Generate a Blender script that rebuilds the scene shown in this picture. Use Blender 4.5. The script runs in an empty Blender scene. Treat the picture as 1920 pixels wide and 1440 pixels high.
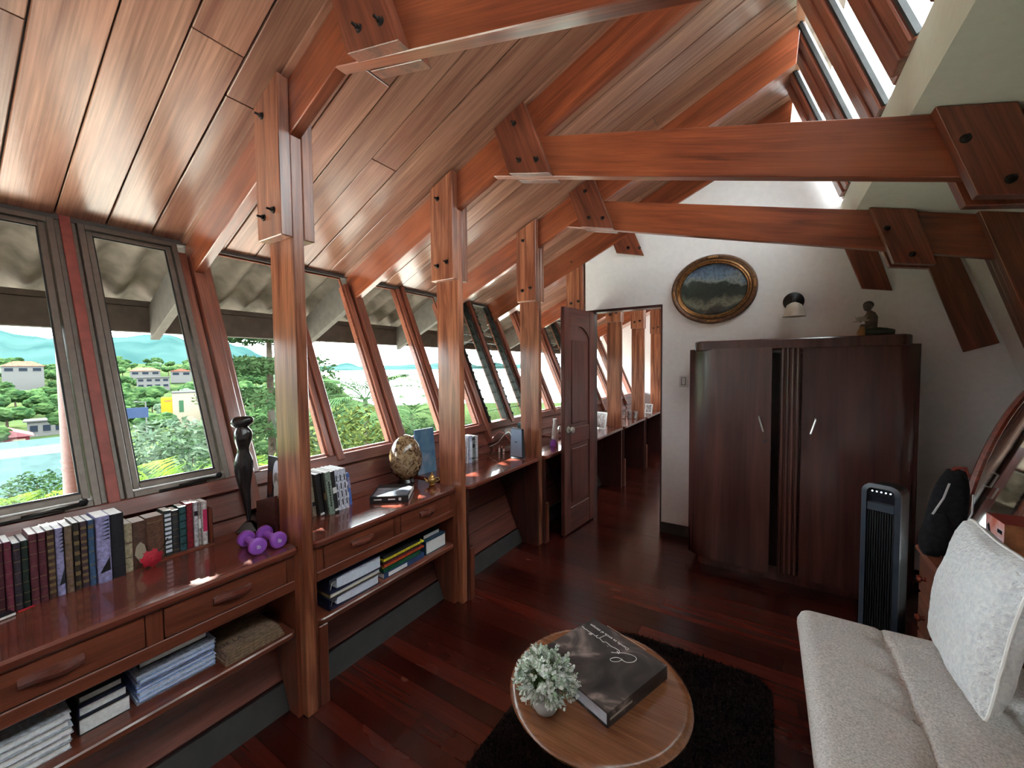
import bpy, bmesh, math, random
from mathutils import Vector, Matrix, noise
random.seed(7)
V = Vector
SC = bpy.context.scene
COL = SC.collection
pi = math.pi

# ------------------------------------------------------------------ camera
def set_camera():
    cam = bpy.data.cameras.new('camera'); o = bpy.data.objects.new('camera', cam); COL.objects.link(o)
    yaw, pitch, roll = math.radians(32.3965), math.radians(2.4449), math.radians(-0.5197)
    f0 = V((-math.sin(yaw), math.cos(yaw), 0)); r0 = V((math.cos(yaw), math.sin(yaw), 0)); u0 = V((0, 0, 1))
    f = f0*math.cos(pitch)-u0*math.sin(pitch); u = u0*math.cos(pitch)+f0*math.sin(pitch)
    r = r0*math.cos(roll)+u*math.sin(roll); u = u*math.cos(roll)-r0*math.sin(roll)
    m = Matrix((r, u, -f)).transposed().to_4x4(); m.translation = (0, 0, 1.5)
    o.matrix_world = m
    cam.sensor_width = 36; cam.lens = 754.6/1920*36; cam.clip_start = 0.05; cam.clip_end = 6000
    SC.camera = o
set_camera()
# ------------------------------------------------------------------ sky, light, exposure
SKY_STRENGTH = 15.5
w = bpy.data.worlds.new('sky'); SC.world = w; w.use_nodes = True
bg = w.node_tree.nodes['Background']
bg.inputs['Color'].default_value = (0.90, 0.96, 1.0, 1)
bg.inputs['Strength'].default_value = SKY_STRENGTH
SUN_STRENGTH = 55.0
sl = bpy.data.lights.new('sun', 'SUN'); sl.energy = SUN_STRENGTH; sl.angle = math.radians(0.9); sl.color = (1.0, 0.95, 0.88)
so = bpy.data.objects.new('sun', sl); COL.objects.link(so)
so.rotation_euler = V((1.686, -0.25, -1.0)).to_track_quat('-Z', 'Y').to_euler(); so.location = (-20, 5, 15)
SC.view_settings.view_transform = 'Standard'; SC.view_settings.look = 'None'
SC.view_settings.gamma = 1.0; SC.view_settings.use_curve_mapping = False
SC.view_settings.exposure = 0.45
SC.cycles.use_denoising = True
SC.cycles.max_bounces = 10; SC.cycles.diffuse_bounces = 6; SC.cycles.transparent_max_bounces = 24
SC.cycles.sample_clamp_indirect = 12

# ------------------------------------------------------------------ materials
MATS = {}
def new_mat(name):
    m = bpy.data.materials.new(name); m.use_nodes = True
    nt = m.node_tree; p = nt.nodes['Principled BSDF']
    MATS[name] = m
    return m, nt, p
def plain(name, col, rough=0.5, metal=0.0, coat=0.0, var=0.06, nscale=14.0, bump=0.0, spec=0.5, emit=None, sheen=0.0, trans=0.0):
    m, nt, p = new_mat(name)
    p.inputs['Roughness'].default_value = rough; p.inputs['Metallic'].default_value = metal
    p.inputs['Coat Weight'].default_value = coat; p.inputs['Coat Roughness'].default_value = 0.12
    p.inputs['Specular IOR Level'].default_value = spec
    if sheen: p.inputs['Sheen Weight'].default_value = sheen
    if trans: p.inputs['Transmission Weight'].default_value = trans
    tc = nt.nodes.new('ShaderNodeTexCoord'); n = nt.nodes.new('ShaderNodeTexNoise')
    n.inputs['Scale'].default_value = nscale; n.inputs['Detail'].default_value = 5
    nt.links.new(tc.outputs['Object'], n.inputs['Vector'])
    r = nt.nodes.new('ShaderNodeValToRGB')
    a = [max(0, c*(1-var*2)) for c in col]; b = [min(1, c*(1+var*2)) for c in col]
    r.color_ramp.elements[0].position = 0.3; r.color_ramp.elements[0].color = (*a, 1)
    r.color_ramp.elements[1].position = 0.7; r.color_ramp.elements[1].color = (*b, 1)
    nt.links.new(n.outputs['Fac'], r.inputs['Fac']); nt.links.new(r.outputs['Color'], p.inputs['Base Color'])
    if bump:
        bp = nt.nodes.new('ShaderNodeBump'); bp.inputs['Strength'].default_value = bump; bp.inputs['Distance'].default_value = 0.01
        nt.links.new(n.outputs['Fac'], bp.inputs['Height']); nt.links.new(bp.outputs['Normal'], p.inputs['Normal'])
    if emit:
        p.inputs['Emission Color'].default_value = (*emit[0], 1); p.inputs['Emission Strength'].default_value = emit[1]
    return m
def wood(name, dark, light, rough=0.35, coat=0.0, coatr=0.1, sc=1.0, blotch=None, vary=0.16, fine=0.35, contrast=(0.3, 0.72)):
    m, nt, p = new_mat(name); N = nt.nodes.new; Lk = nt.links.new
    p.inputs['Roughness'].default_value = rough; p.inputs['Coat Weight'].default_value = coat; p.inputs['Coat Roughness'].default_value = coatr
    tc = N('ShaderNodeTexCoord'); oi = N('ShaderNodeObjectInfo')
    mul = N('ShaderNodeMath'); mul.operation = 'MULTIPLY'; mul.inputs[1].default_value = 61.7; Lk(oi.outputs['Random'], mul.inputs[0])
    cmb = N('ShaderNodeCombineXYZ'); Lk(mul.outputs[0], cmb.inputs[0]); Lk(mul.outputs[0], cmb.inputs[1]); Lk(mul.outputs[0], cmb.inputs[2])
    add = N('ShaderNodeVectorMath'); add.operation = 'ADD'; Lk(tc.outputs['Object'], add.inputs[0]); Lk(cmb.outputs[0], add.inputs[1])
    def nz(scale, s, det, dist):
        mp = N('ShaderNodeMapping'); mp.inputs['Scale'].default_value = scale; Lk(add.outputs[0], mp.inputs['Vector'])
        n = N('ShaderNodeTexNoise'); n.inputs['Scale'].default_value = s; n.inputs['Detail'].default_value = det; n.inputs['Distortion'].default_value = dist
        Lk(mp.outputs[0], n.inputs['Vector']); return n
    n1 = nz((1.1*sc, 15*sc, 15*sc), 1.5, 6, 0.9); n2 = nz((2.5*sc, 110*sc, 110*sc), 1.5, 3, 0.1); n3 = nz((1.2, 2.4, 2.4), 1.6, 3, 0.3)
    r1 = N('ShaderNodeValToRGB'); r1.color_ramp.elements[0].position = contrast[0]; r1.color_ramp.elements[1].position = contrast[1]
    r1.color_ramp.elements[0].color = (*dark, 1); r1.color_ramp.elements[1].color = (*light, 1); Lk(n1.outputs['Fac'], r1.inputs['Fac'])
    mx = N('ShaderNodeMix'); mx.data_type = 'RGBA'; mx.blend_type = 'MULTIPLY'; mx.inputs[0].default_value = fine
    r2 = N('ShaderNodeValToRGB'); r2.color_ramp.elements[0].position = 0.35; r2.color_ramp.elements[1].position = 0.6
    r2.color_ramp.elements[0].color = (0.35, 0.3, 0.28, 1); r2.color_ramp.elements[1].color = (1, 1, 1, 1)
    Lk(n2.outputs['Fac'], r2.inputs['Fac']); Lk(r1.outputs['Color'], mx.inputs[6]); Lk(r2.outputs['Color'], mx.inputs[7])
    out = mx.outputs[2]
    if blotch:
        mb = N('ShaderNodeMix'); mb.data_type = 'RGBA'; r3 = N('ShaderNodeValToRGB')
        r3.color_ramp.elements[0].position = 0.40; r3.color_ramp.elements[1].position = 0.85
        r3.color_ramp.elements[0].color = (0, 0, 0, 1); r3.color_ramp.elements[1].color = (0.7, 0.7, 0.7, 1)
        Lk(n3.outputs['Fac'], r3.inputs['Fac']); Lk(r3.outputs['Color'], mb.inputs[0]); Lk(out, mb.inputs[6]); mb.inputs[7].default_value = (*blotch, 1)
        out = mb.outputs[2]
    hs = N('ShaderNodeHueSaturation'); mr = N('ShaderNodeMapRange'); mr.inputs['To Min'].default_value = 1-vary; mr.inputs['To Max'].default_value = 1+vary
    Lk(oi.outputs['Random'], mr.inputs['Value']); Lk(mr.outputs[0], hs.inputs['Value']); Lk(out, hs.inputs['Color'])
    Lk(hs.outputs['Color'], p.inputs['Base Color'])
    bp = N('ShaderNodeBump'); bp.inputs['Strength'].default_value = 0.12; bp.inputs['Distance'].default_value = 0.004
    Lk(n2.outputs['Fac'], bp.inputs['Height']); Lk(bp.outputs['Normal'], p.inputs['Normal'])
    mr2 = N('ShaderNodeMapRange'); mr2.inputs['To Min'].default_value = max(0.02, rough-0.02); mr2.inputs['To Max'].default_value = rough+0.03
    Lk(n3.outputs['Fac'], mr2.inputs['Value']); Lk(mr2.outputs[0], p.inputs['Roughness'])
    return m
def glass_mat(name, tint=(0.95, 0.98, 0.97), refl=0.07, rough=0.0):
    m = bpy.data.materials.new(name); m.use_nodes = True; nt = m.node_tree; nt.nodes.clear(); MATS[name] = m
    o = nt.nodes.new('ShaderNodeOutputMaterial'); t = nt.nodes.new('ShaderNodeBsdfTransparent'); g = nt.nodes.new('ShaderNodeBsdfGlossy')
    t.inputs['Color'].default_value = (*tint, 1); g.inputs['Roughness'].default_value = rough
    lw = nt.nodes.new('ShaderNodeLayerWeight'); lw.inputs['Blend'].default_value = 0.12
    mr = nt.nodes.new('ShaderNodeMapRange'); mr.inputs['To Min'].default_value = refl*0.03; mr.inputs['To Max'].default_value = 0.18 if refl < 0.15 else 0.4
    nt.links.new(lw.outputs['Fresnel'], mr.inputs['Value'])
    mx = nt.nodes.new('ShaderNodeMixShader'); nt.links.new(mr.outputs[0], mx.inputs[0]); nt.links.new(t.outputs[0], mx.inputs[1]); nt.links.new(g.outputs[0], mx.inputs[2])
    nt.links.new(mx.outputs[0], o.inputs['Surface']); return m

wood('post_wood', (0.18, 0.046, 0.021), (0.52, 0.195, 0.098), 0.32, 0.5, 0.16, contrast=(0.36, 0.66), fine=0.5, vary=0.22)
wood('beam_wood', (0.13, 0.026, 0.012), (0.37, 0.092, 0.036), 0.30, 0.6, 0.16, blotch=(0.40, 0.115, 0.045), fine=0.45)
wood('plate_wood', (0.10, 0.024, 0.013), (0.27, 0.075, 0.038), 0.34, 0.5, 0.16, fine=0.5)
wood('ceiling_wood', (0.23, 0.100, 0.066), (0.54, 0.290, 0.190), 0.30, 0.7, 0.20, blotch=(0.32, 0.125, 0.085), vary=0.22, sc=0.8, fine=0.5)
wood('window_wood', (0.16, 0.044, 0.028), (0.38, 0.125, 0.072), 0.36, 0.35, fine=0.5)
wood('wall_wood', (0.11, 0.032, 0.024), (0.24, 0.075, 0.052), 0.38, 0.25)
wood('desk_wood', (0.10, 0.024, 0.016), (0.22, 0.058, 0.036), 0.22, 0.7, 0.05, vary=0.05)
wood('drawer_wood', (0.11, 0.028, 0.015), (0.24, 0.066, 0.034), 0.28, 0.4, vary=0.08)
wood('floor_wood', (0.046, 0.0078, 0.006), (0.105, 0.017, 0.0095), 0.26, 0.25, 0.18, vary=0.50, sc=0.45, contrast=(0.15, 0.95), fine=0.25)
wood('door_wood', (0.075, 0.020, 0.018), (0.20, 0.055, 0.040), 0.33, 0.3, vary=0.03)
wood('wardrobe_wood', (0.050, 0.018, 0.016), (0.125, 0.046, 0.036), 0.24, 0.5, 0.16, vary=0.04, sc=0.5, fine=0.25)
wood('table_wood', (0.17, 0.062, 0.026), (0.30, 0.125, 0.055), 0.25, 0.4, vary=0.02, sc=1.6)
wood('dresser_wood', (0.13, 0.045, 0.026), (0.27, 0.10, 0.055), 0.35, 0.2, vary=0.02)
wood('mirror_wood', (0.12, 0.018, 0.010), (0.26, 0.042, 0.022), 0.25, 0.5, vary=0.02)
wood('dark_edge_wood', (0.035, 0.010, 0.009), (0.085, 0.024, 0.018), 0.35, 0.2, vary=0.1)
plain('eave_paint', (0.085, 0.075, 0.065), 0.75, var=0.10, nscale=22, bump=0.1)
plain('fascia_paint', (0.075, 0.066, 0.057), 0.75, var=0.12, nscale=18, bump=0.1)
plain('fibre_cement', (0.125, 0.105, 0.09), 0.9, spec=0.1, var=0.22, nscale=7, bump=0.35)
plain('plaster', (0.82, 0.80, 0.80), 0.88, var=0.015, nscale=30, bump=0.04)
plain('plaster_soffit', (0.70, 0.71, 0.61), 0.88, var=0.015, nscale=30, bump=0.04)
plain('baseboard_grey', (0.040, 0.038, 0.036), 0.55, var=0.08)
plain('bronze_aluminium', (0.155, 0.127, 0.104), 0.45, metal=0.25, var=0.06, nscale=40)
plain('dark_metal', (0.022, 0.022, 0.022), 0.4, metal=0.6, var=0.15)
plain('bolt_iron', (0.045, 0.040, 0.038), 0.45, metal=0.8, var=0.2, nscale=80)
plain('rubber_seal', (0.012, 0.012, 0.012), 0.6)
plain('chrome', (0.66, 0.64, 0.60), 0.28, metal=0.75, var=0.02)
plain('brass', (0.62, 0.42, 0.16), 0.28, metal=1.0, var=0.08)
plain('red_mullion_paint', (0.27, 0.060, 0.045), 0.55, var=0.12, nscale=26)
glass_mat('pane_glass'); glass_mat('louvre_glass', (0.80, 0.84, 0.82), 0.22)

# ------------------------------------------------------------------ building helpers (all in world metres)
def wm(o):
    m = o.matrix_parent_inverse @ o.matrix_basis
    return wm(o.parent) @ m if o.parent else o.matrix_basis.copy()
def setp(o, label=None, cat=None, group=None, kind=None):
    if label: o['label'] = label
    if cat: o['category'] = cat
    if group: o['group'] = group
    if kind: o['kind'] = kind
    return o
def attach(o, parent):
    if parent is not None:
        o.parent = parent; o.matrix_parent_inverse = wm(parent).inverted()
    return o
def thing(name, label, cat, loc=(0, 0, 0), group=None, kind=None, rz=0.0):
    o = bpy.data.objects.new(name, None); COL.objects.link(o)
    o.matrix_basis = Matrix.Translation(loc) @ Matrix.Rotation(rz, 4, 'Z'); o.empty_display_size = 0.05
    return setp(o, label, cat, group, kind)
def frame_m(org, x, z):
    x = V(x).normalized(); z = V(z); z = (z-x*z.dot(x)).normalized(); y = z.cross(x)
    m = Matrix((x, y, z)).transposed().to_4x4(); m.translation = org
    return m
def mk(name, verts, faces, mat, parent=None, frame=None, smooth=False, bevel=0.0, mats=None, mi=None, **kw):
    me = bpy.data.meshes.new(name)
    vs = [V(v) for v in verts]
    if frame is None:
        c = V((0, 0, 0))
        for v in vs: c += v
        c /= max(1, len(vs)); frame = Matrix.Translation(c)
    inv = frame.inverted()
    me.from_pydata([inv @ v for v in vs], [], faces)
    for mm in (mats or [mat]): me.materials.append(MATS[mm] if isinstance(mm, str) else mm)
    bm = bmesh.new(); bm.from_mesh(me)
    if mi:
        bm.faces.ensure_lookup_table()
        for f, k in zip(bm.faces, mi): f.material_index = k
    bmesh.ops.recalc_face_normals(bm, faces=bm.faces)
    if bevel:
        bmesh.ops.bevel(bm, geom=[e for e in bm.edges if e.calc_face_angle(0) > 0.6], offset=bevel, segments=1, affect='EDGES', clamp_overlap=True)
    if smooth:
        for f in bm.faces: f.smooth = True
        for e in bm.edges:
            if e.calc_face_angle(0) > 0.75: e.smooth = False
    bm.to_mesh(me); bm.free()
    o = bpy.data.objects.new(name, me); COL.objects.link(o)
    o.matrix_basis = frame
    attach(o, parent)
    return setp(o, **kw)
def extr_data(poly, vec):
    n = len(poly); p = [V(q) for q in poly]; vec = V(vec)
    vs = p+[q+vec for q in p]
    fs = [tuple(range(n)), tuple(range(2*n-1, n-1, -1))]+[(i, (i+1) % n, n+(i+1) % n, n+i) for i in range(n)]
    return vs, fs
def extr(name, poly, vec, mat, parent=None, g=None, bevel=0.0, **kw):
    vs, fs = extr_data(poly, vec)
    c = V((0, 0, 0))
    for v in vs: c += v
    c /= len(vs)
    g = V(g) if g is not None else V(poly[1])-V(poly[0])
    fr = frame_m(c, g, vec) if abs(g.normalized().dot(V(vec).normalized())) < 0.98 else frame_m(c, g, V(poly[1])-V(poly[0]))
    return mk(name, vs, fs, mat, parent, fr, bevel=bevel, **kw)
AX = {'x': (1, 0, 0), 'y': (0, 1, 0), 'z': (0, 0, 1)}
def box(name, x0, x1, y0, y1, z0, z1, mat, parent=None, g=None, bevel=0.0, **kw):
    d = (x1-x0, y1-y0, z1-z0)
    if g is None: g = 'xyz'[max(range(3), key=lambda i: abs(d[i]))]
    poly = [(x0, y0, z0), (x1, y0, z0), (x1, y1, z0), (x0, y1, z0)]
    vs, fs = extr_data(poly, (0, 0, d[2]))
    c = V(((x0+x1)/2, (y0+y1)/2, (z0+z1)/2))
    gx = AX[g] if isinstance(g, str) else g
    zz = (0, 0, 1) if abs(V(gx).normalized().z) < 0.9 else (1, 0, 0)
    return mk(name, vs, fs, mat, parent, frame_m(c, gx, zz), bevel=bevel, **kw)
def xz(pts, y): return [(p[0], y, p[1]) for p in pts]
class G:
    """collects shapes for ONE mesh"""
    def __init__(s): s.v = []; s.f = []; s.m = []
    def add(s, vs, fs, mi=0):
        k = len(s.v); s.v += [V(v) for v in vs]; s.f += [tuple(i+k for i in f) for f in fs]; s.m += [mi]*len(fs); return s
    def box(s, x0, x1, y0, y1, z0, z1, mi=0, M=None):
        vs, fs = extr_data([(x0, y0, z0), (x1, y0, z0), (x1, y1, z0), (x0, y1, z0)], (0, 0, z1-z0))
        if M is not None: vs = [M @ v for v in vs]
        return s.add(vs, fs, mi)
    def extr(s, poly, vec, mi=0):
        return s.add(*extr_data(poly, vec), mi)
    def tube(s, path, r, n=8, mi=0, cap=True, flat=None):
        path = [V(p) for p in path]; rs = r if isinstance(r, (list, tuple)) else [r]*len(path)
        vs = []; fs = []; ref = V((0, 0, 1))
        for i, p in enumerate(path):
            t = (path[min(i+1, len(path)-1)]-path[max(i-1, 0)]).normalized()
            if abs(t.dot(ref)) > 0.95: ref = V((1, 0, 0)) if abs(t.x) < 0.9 else V((0, 1, 0))
            a = (ref-t*ref.dot(t)).normalized(); b = t.cross(a); ref = a
            for k in range(n):
                an = 2*pi*k/n; rr = rs[i] if not isinstance(rs[i], tuple) else 1
                ra, rb = rs[i] if isinstance(rs[i], tuple) else (rs[i], rs[i])
                vs.append(p+a*math.cos(an)*ra+b*math.sin(an)*rb)
        for i in range(len(path)-1):
            for k in range(n):
                fs.append((i*n+k, i*n+(k+1) % n, (i+1)*n+(k+1) % n, (i+1)*n+k))
        if cap: fs.append(tuple(range(n-1, -1, -1))); fs.append(tuple((len(path)-1)*n+k for k in range(n)))
        return s.add(vs, fs, mi)
    def lathe(s, prof, n=24, M=None, mi=0, sx=1.0, sy=1.0):
        """prof: list of (radius, z) ; M places it"""
        vs = []; fs = []
        for r, z in prof:
            for k in range(n):
                an = 2*pi*k/n; vs.append(V((math.cos(an)*r*sx, math.sin(an)*r*sy, z)))
        for i in range(len(prof)-1):
            for k in range(n):
                fs.append((i*n+k, i*n+(k+1) % n, (i+1)*n+(k+1) % n, (i+1)*n+k))
        fs.append(tuple(range(n-1, -1, -1))); fs.append(tuple((len(prof)-1)*n+k for k in range(n)))
        if M is not None: vs = [M @ v for v in vs]
        return s.add(vs, fs, mi)
    def ball(s, c, r, n=12, mi=0, M=None):
        r = r if isinstance(r, (tuple, list)) else (r, r, r); c = V(c); vs = []; fs = []; h = n//2
        for i in range(1, h):
            th = pi*i/h
            for k in range(n):
                an = 2*pi*k/n; q = V((math.sin(th)*math.cos(an)*r[0], math.sin(th)*math.sin(an)*r[1], math.cos(th)*r[2]))
                vs.append(c+(M @ q if M is not None else q))
        top = len(vs); q = V((0, 0, r[2])); vs.append(c+(M @ q if M is not None else q)); vs.append(c-(M @ q if M is not None else q))
        for i in range(h-2):
            for k in range(n): fs.append((i*n+k, (i+1)*n+k, (i+1)*n+(k+1) % n, i*n+(k+1) % n))
        for k in range(n):
            fs.append((top, k, (k+1) % n)); fs.append((top+1, (h-2)*n+(k+1) % n, (h-2)*n+k))
        return s.add(vs, fs, mi)
    def quad(s, a, b, c, d, mi=0): return s.add([a, b, c, d], [(0, 1, 2, 3)], mi)
    def build(s, name, mat, parent=None, smooth=False, bevel=0.0, frame=None, **kw):
        mats = mat if isinstance(mat, list) else [mat]
        return mk(name, s.v, s.f, mats[0], parent, frame, smooth, bevel, mats=mats, mi=s.m if len(mats) > 1 else None, **kw)
def subsurf(o, lv=2):
    md = o.modifiers.new('subdivision', 'SUBSURF'); md.levels = lv; md.render_levels = lv
    for p in o.data.polygons: p.use_smooth = True
    return o
def copy_tree(o, parent=None):
    c = o.copy(); COL.objects.link(c)
    if parent is not None: c.parent = parent
    for ch in [q for q in bpy.data.objects if q.parent == o]: copy_tree(ch, c)
    return c
def text_mesh(name, body, size, M, mat, parent=None, extrude=0.0004, align='CENTER', shear=0.0, **kw):
    cu = bpy.data.curves.new(name, 'FONT'); cu.body = body; cu.size = size; cu.extrude = extrude; cu.align_x = align; cu.align_y = 'CENTER'; cu.shear = shear
    cu.resolution_u = 3
    t = bpy.data.objects.new(name+'_curve', cu); COL.objects.link(t)
    dg = bpy.context.evaluated_depsgraph_get()
    me = bpy.data.meshes.new_from_object(t.evaluated_get(dg))
    bpy.data.objects.remove(t); bpy.data.curves.remove(cu)
    me.materials.clear(); me.materials.append(MATS[mat]); me.name = name
    o = bpy.data.objects.new(name, me); COL.objects.link(o); o.matrix_basis = M
    attach(o, parent); return setp(o, **kw)

# ------------------------------------------------------------------ measured geometry of the attic room
TS = math.tan(math.radians(23.5)); CA, SA = math.cos(math.radians(24.26)), math.sin(math.radians(24.26))
CB, SB = math.cos(math.radians(14.41)), math.sin(math.radians(14.41))
def slant(z, off=0.0): return -1.74-z*TS+off             # inner face of the leaning window wall
def cz(x, off=3.11): return (off+SA*x)/CA                 # height of the sloping board ceiling
def bz(x, off=2.375): return (off-SB*x)/CB                # height on the tie beams' slope
def rw(z, off=0.0): return 1.06+0.34*(2.14-z)+off         # leaning wall on the right
YB0, YB1 = -2.4, 8.3                                      # the attic runs from behind the camera to the far room
WALL_Y = 3.745
RX0, RX1 = 0.12, 0.43                                     # clerestory: top edge (ceiling ridge) and bottom edge
RZ0, RZ1 = cz(RX0), 2.65
TR = [(-0.05, -1.64), (0.953, -1.64), (1.95, -1.605), (2.945, -1.590), (3.80, -1.535), (4.885, -1.505), (5.935, -1.50), (7.07, -1.50)]
TH = 0.047

# ---- floor
def build_floor():
    fl = box('floor', -1.9, 1.95, YB0, YB1, -0.20, -0.022, 'dark_edge_wood', kind='structure', label='dark red polished hardwood strip floor')
    pitch = 0.0905; y = YB0; k = 0; rnd = random.Random(3)
    while y < YB1-0.02:
        xa, xb = -1.78, 1.85; cut = xa+(0.35+rnd.random()*0.9+(k % 3)*0.75)
        for a, b in ((xa, cut-0.001), (cut+0.001, xb)):
            box('floorboard', a, b, y+0.0008, y+pitch-0.0008, -0.022, 0.0, 'floor_wood', fl, g='x')
        y += pitch; k += 1
build_floor()

# ---- ceiling
def build_ceiling():
    up = V((-SA, 0, CA))
    ce = extr('ceiling', [(-2.76, YB0, cz(-2.76, 3.16)), (RX0+0.03, YB0, cz(RX0+0.03, 3.16)), (RX0+0.03, YB1, cz(RX0+0.03, 3.16)), (-2.76, YB1, cz(-2.76, 3.16))],
              up*0.05, 'dark_edge_wood', kind='structure', label='sloping ceiling of wide reddish varnished boards')
    rnd = random.Random(11)
    ys = [YB0]+[t[0] for t in TR]+[YB1]
    for i in range(len(ys)-1):
        a, b = ys[i], ys[i+1]
        n = max(2, round((b-a)/0.172)); wd = (b-a)/n
        off = 0.0
        for j in range(n):
            y0, y1 = a+j*wd, a+(j+1)*wd
            xs = [-2.72, RX0+0.01]
            if rnd.random() < 0.75: xs.insert(1, -2.3+rnd.random()*1.9)
            for x0, x1 in zip(xs[:-1], xs[1:]):
                q = [(x0+0.0012, y0+0.0028, cz(x0+0.0012)), (x1-0.0012, y0+0.0028, cz(x1-0.0012)), (x1-0.0012, y1-0.0028, cz(x1-0.0012)), (x0+0.0012, y1-0.0028, cz(x0+0.0012))]
                dz = rnd.random()*0.004
                q = [V(p)+up*dz for p in q]
                extr('ceiling_board', q, up*0.018, 'ceiling_wood', ce, g=(CA, 0, SA), bevel=0.0025)
    for t, px in TR:                                       # small quarter moulding along each rafter
        for s in (-1, 1):
            y0 = t+s*(TH/2); y1 = y0+s*0.024
            pl = [(-2.70, y0, cz(-2.70)), (RX0, y0, cz(RX0)), (RX0, y1, cz(RX0)), (-2.70, y1, cz(-2.70))]
            extr('moulding', pl, up*-0.014, 'ceiling_wood', ce, g=(CA, 0, SA))
    # boards closing the gap between the deck and the boards
    box('ridge_board', RX0-0.02, RX0+0.03, YB0, YB1, RZ0-0.005, RZ0+0.10, 'ceiling_wood', ce, g='y')
build_ceiling()

# ---- leaning window wall on the left: boards below the sill, baseboard, sill, head
def wall_strip(name, z0, z1, y0, y1, mat, parent, t=0.02, off=0.0, bevel=0.0):
    nrm = V((math.cos(math.radians(23.5)), 0, math.sin(math.radians(23.5))))
    pl = [(slant(z0, off), y0, z0), (slant(z0, off), y1, z0), (slant(z1, off), y1, z1), (slant(z1, off), y0, z1)]
    return extr(name, pl, nrm*-t, mat, parent, g=(0, 1, 0), bevel=bevel)
def build_wall_left():
    nrm = V((math.cos(math.radians(23.5)), 0, math.sin(math.radians(23.5))))
    wl = extr('wall_left', [(slant(-0.02, -0.05), YB0, -0.02), (slant(-0.02, -0.05), YB1, -0.02), (slant(0.96, -0.05), YB1, 0.96), (slant(0.96, -0.05), YB0, 0.96)],
              nrm*-0.05, 'dark_edge_wood', kind='structure', label='outward leaning board wall below the row of windows')
    rnd = random.Random(5)
    zz = [0.105, 0.245, 0.385, 0.525, 0.665, 0.80, 0.925]
    ys = [YB0]+[t[0] for t in TR]+[YB1]
    for a, b in zip(ys[:-1], ys[1:]):
        for z0, z1 in zip(zz[:-1], zz[1:]):
            wall_strip('wall_board', z0+0.002, z1-0.002, a+0.02, b-0.02, 'wall_wood', wl, 0.022, -0.028+rnd.random()*0.004, bevel=0.003)
    for a, b in zip(ys[:-1], ys[1:]):
        wall_strip('skirting', 0.0, 0.103, a+0.02, b-0.02, 'baseboard_grey', wl, 0.02, -0.012)
    # sill and head rails
    for a, b in zip(ys[:-1], ys[1:]):
        pl = [(slant(0.925, 0.012), a, 0.925), (slant(0.985, 0.012), a, 0.985), (slant(0.985, -0.07), a, 0.985), (slant(0.925, -0.07), a, 0.925)]
        extr('sill_rail', pl, (0, b-a, 0), 'wall_wood', wl, g=(0, 1, 0), bevel=0.004)
        pl = [(slant(2.175, 0.0), a, 2.175), (slant(2.215, 0.0), a, 2.215), (slant(2.215, -0.07), a, 2.235), (slant(2.175, -0.07), a, 2.175)]
        extr('head_rail', pl, (0, b-a, 0), 'eave_paint', wl, g=(0, 1, 0))
    # leaning mullions: one at every rafter (a pair), one mid bay
    for i, (a, b) in enumerate(zip(ys[:-1], ys[1:])):
        mids = [(a+b)/2] if b-a < 1.4 else [a+(b-a)*k/round((b-a)/0.5) for k in range(1, round((b-a)/0.5))]
        casement = abs(a+0.05) < 0.01                      # the bay with the bronze casements
        for mdy in mids:
            if casement: continue
            for s0, s1, pr in ((-0.045, -0.012, 0.0), (-0.010, 0.036, 0.022)):
                pl = [(slant(0.955, pr), mdy+s0, 0.955), (slant(0.955, pr), mdy+s1, 0.955), (slant(2.20, pr), mdy+s1, 2.20), (slant(2.20, pr), mdy+s0, 2.20)]
                extr('mullion', pl, nrm*-(0.075+pr), 'window_wood', wl, g=(-TS, 0, 1), bevel=0.003)
    for t, px in TR:
        for s0, s1, pr in ((-0.068, -0.030, 0.0), (-0.026, 0.030, 0.03), (0.034, 0.066, 0.0)):
            pl = [(slant(0.83 if pr else 0.955, pr), t+s0, 0.83 if pr else 0.955), (slant(0.83 if pr else 0.955, pr), t+s1, 0.83 if pr else 0.955), (slant(2.13, pr), t+s1, 2.13), (slant(2.13, pr), t+s0, 2.13)]
            extr('mullion', pl, nrm*-(0.075+pr), 'window_wood', wl, g=(-TS, 0, 1), bevel=0.003)
    return wl
WL = build_wall_left()

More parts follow.
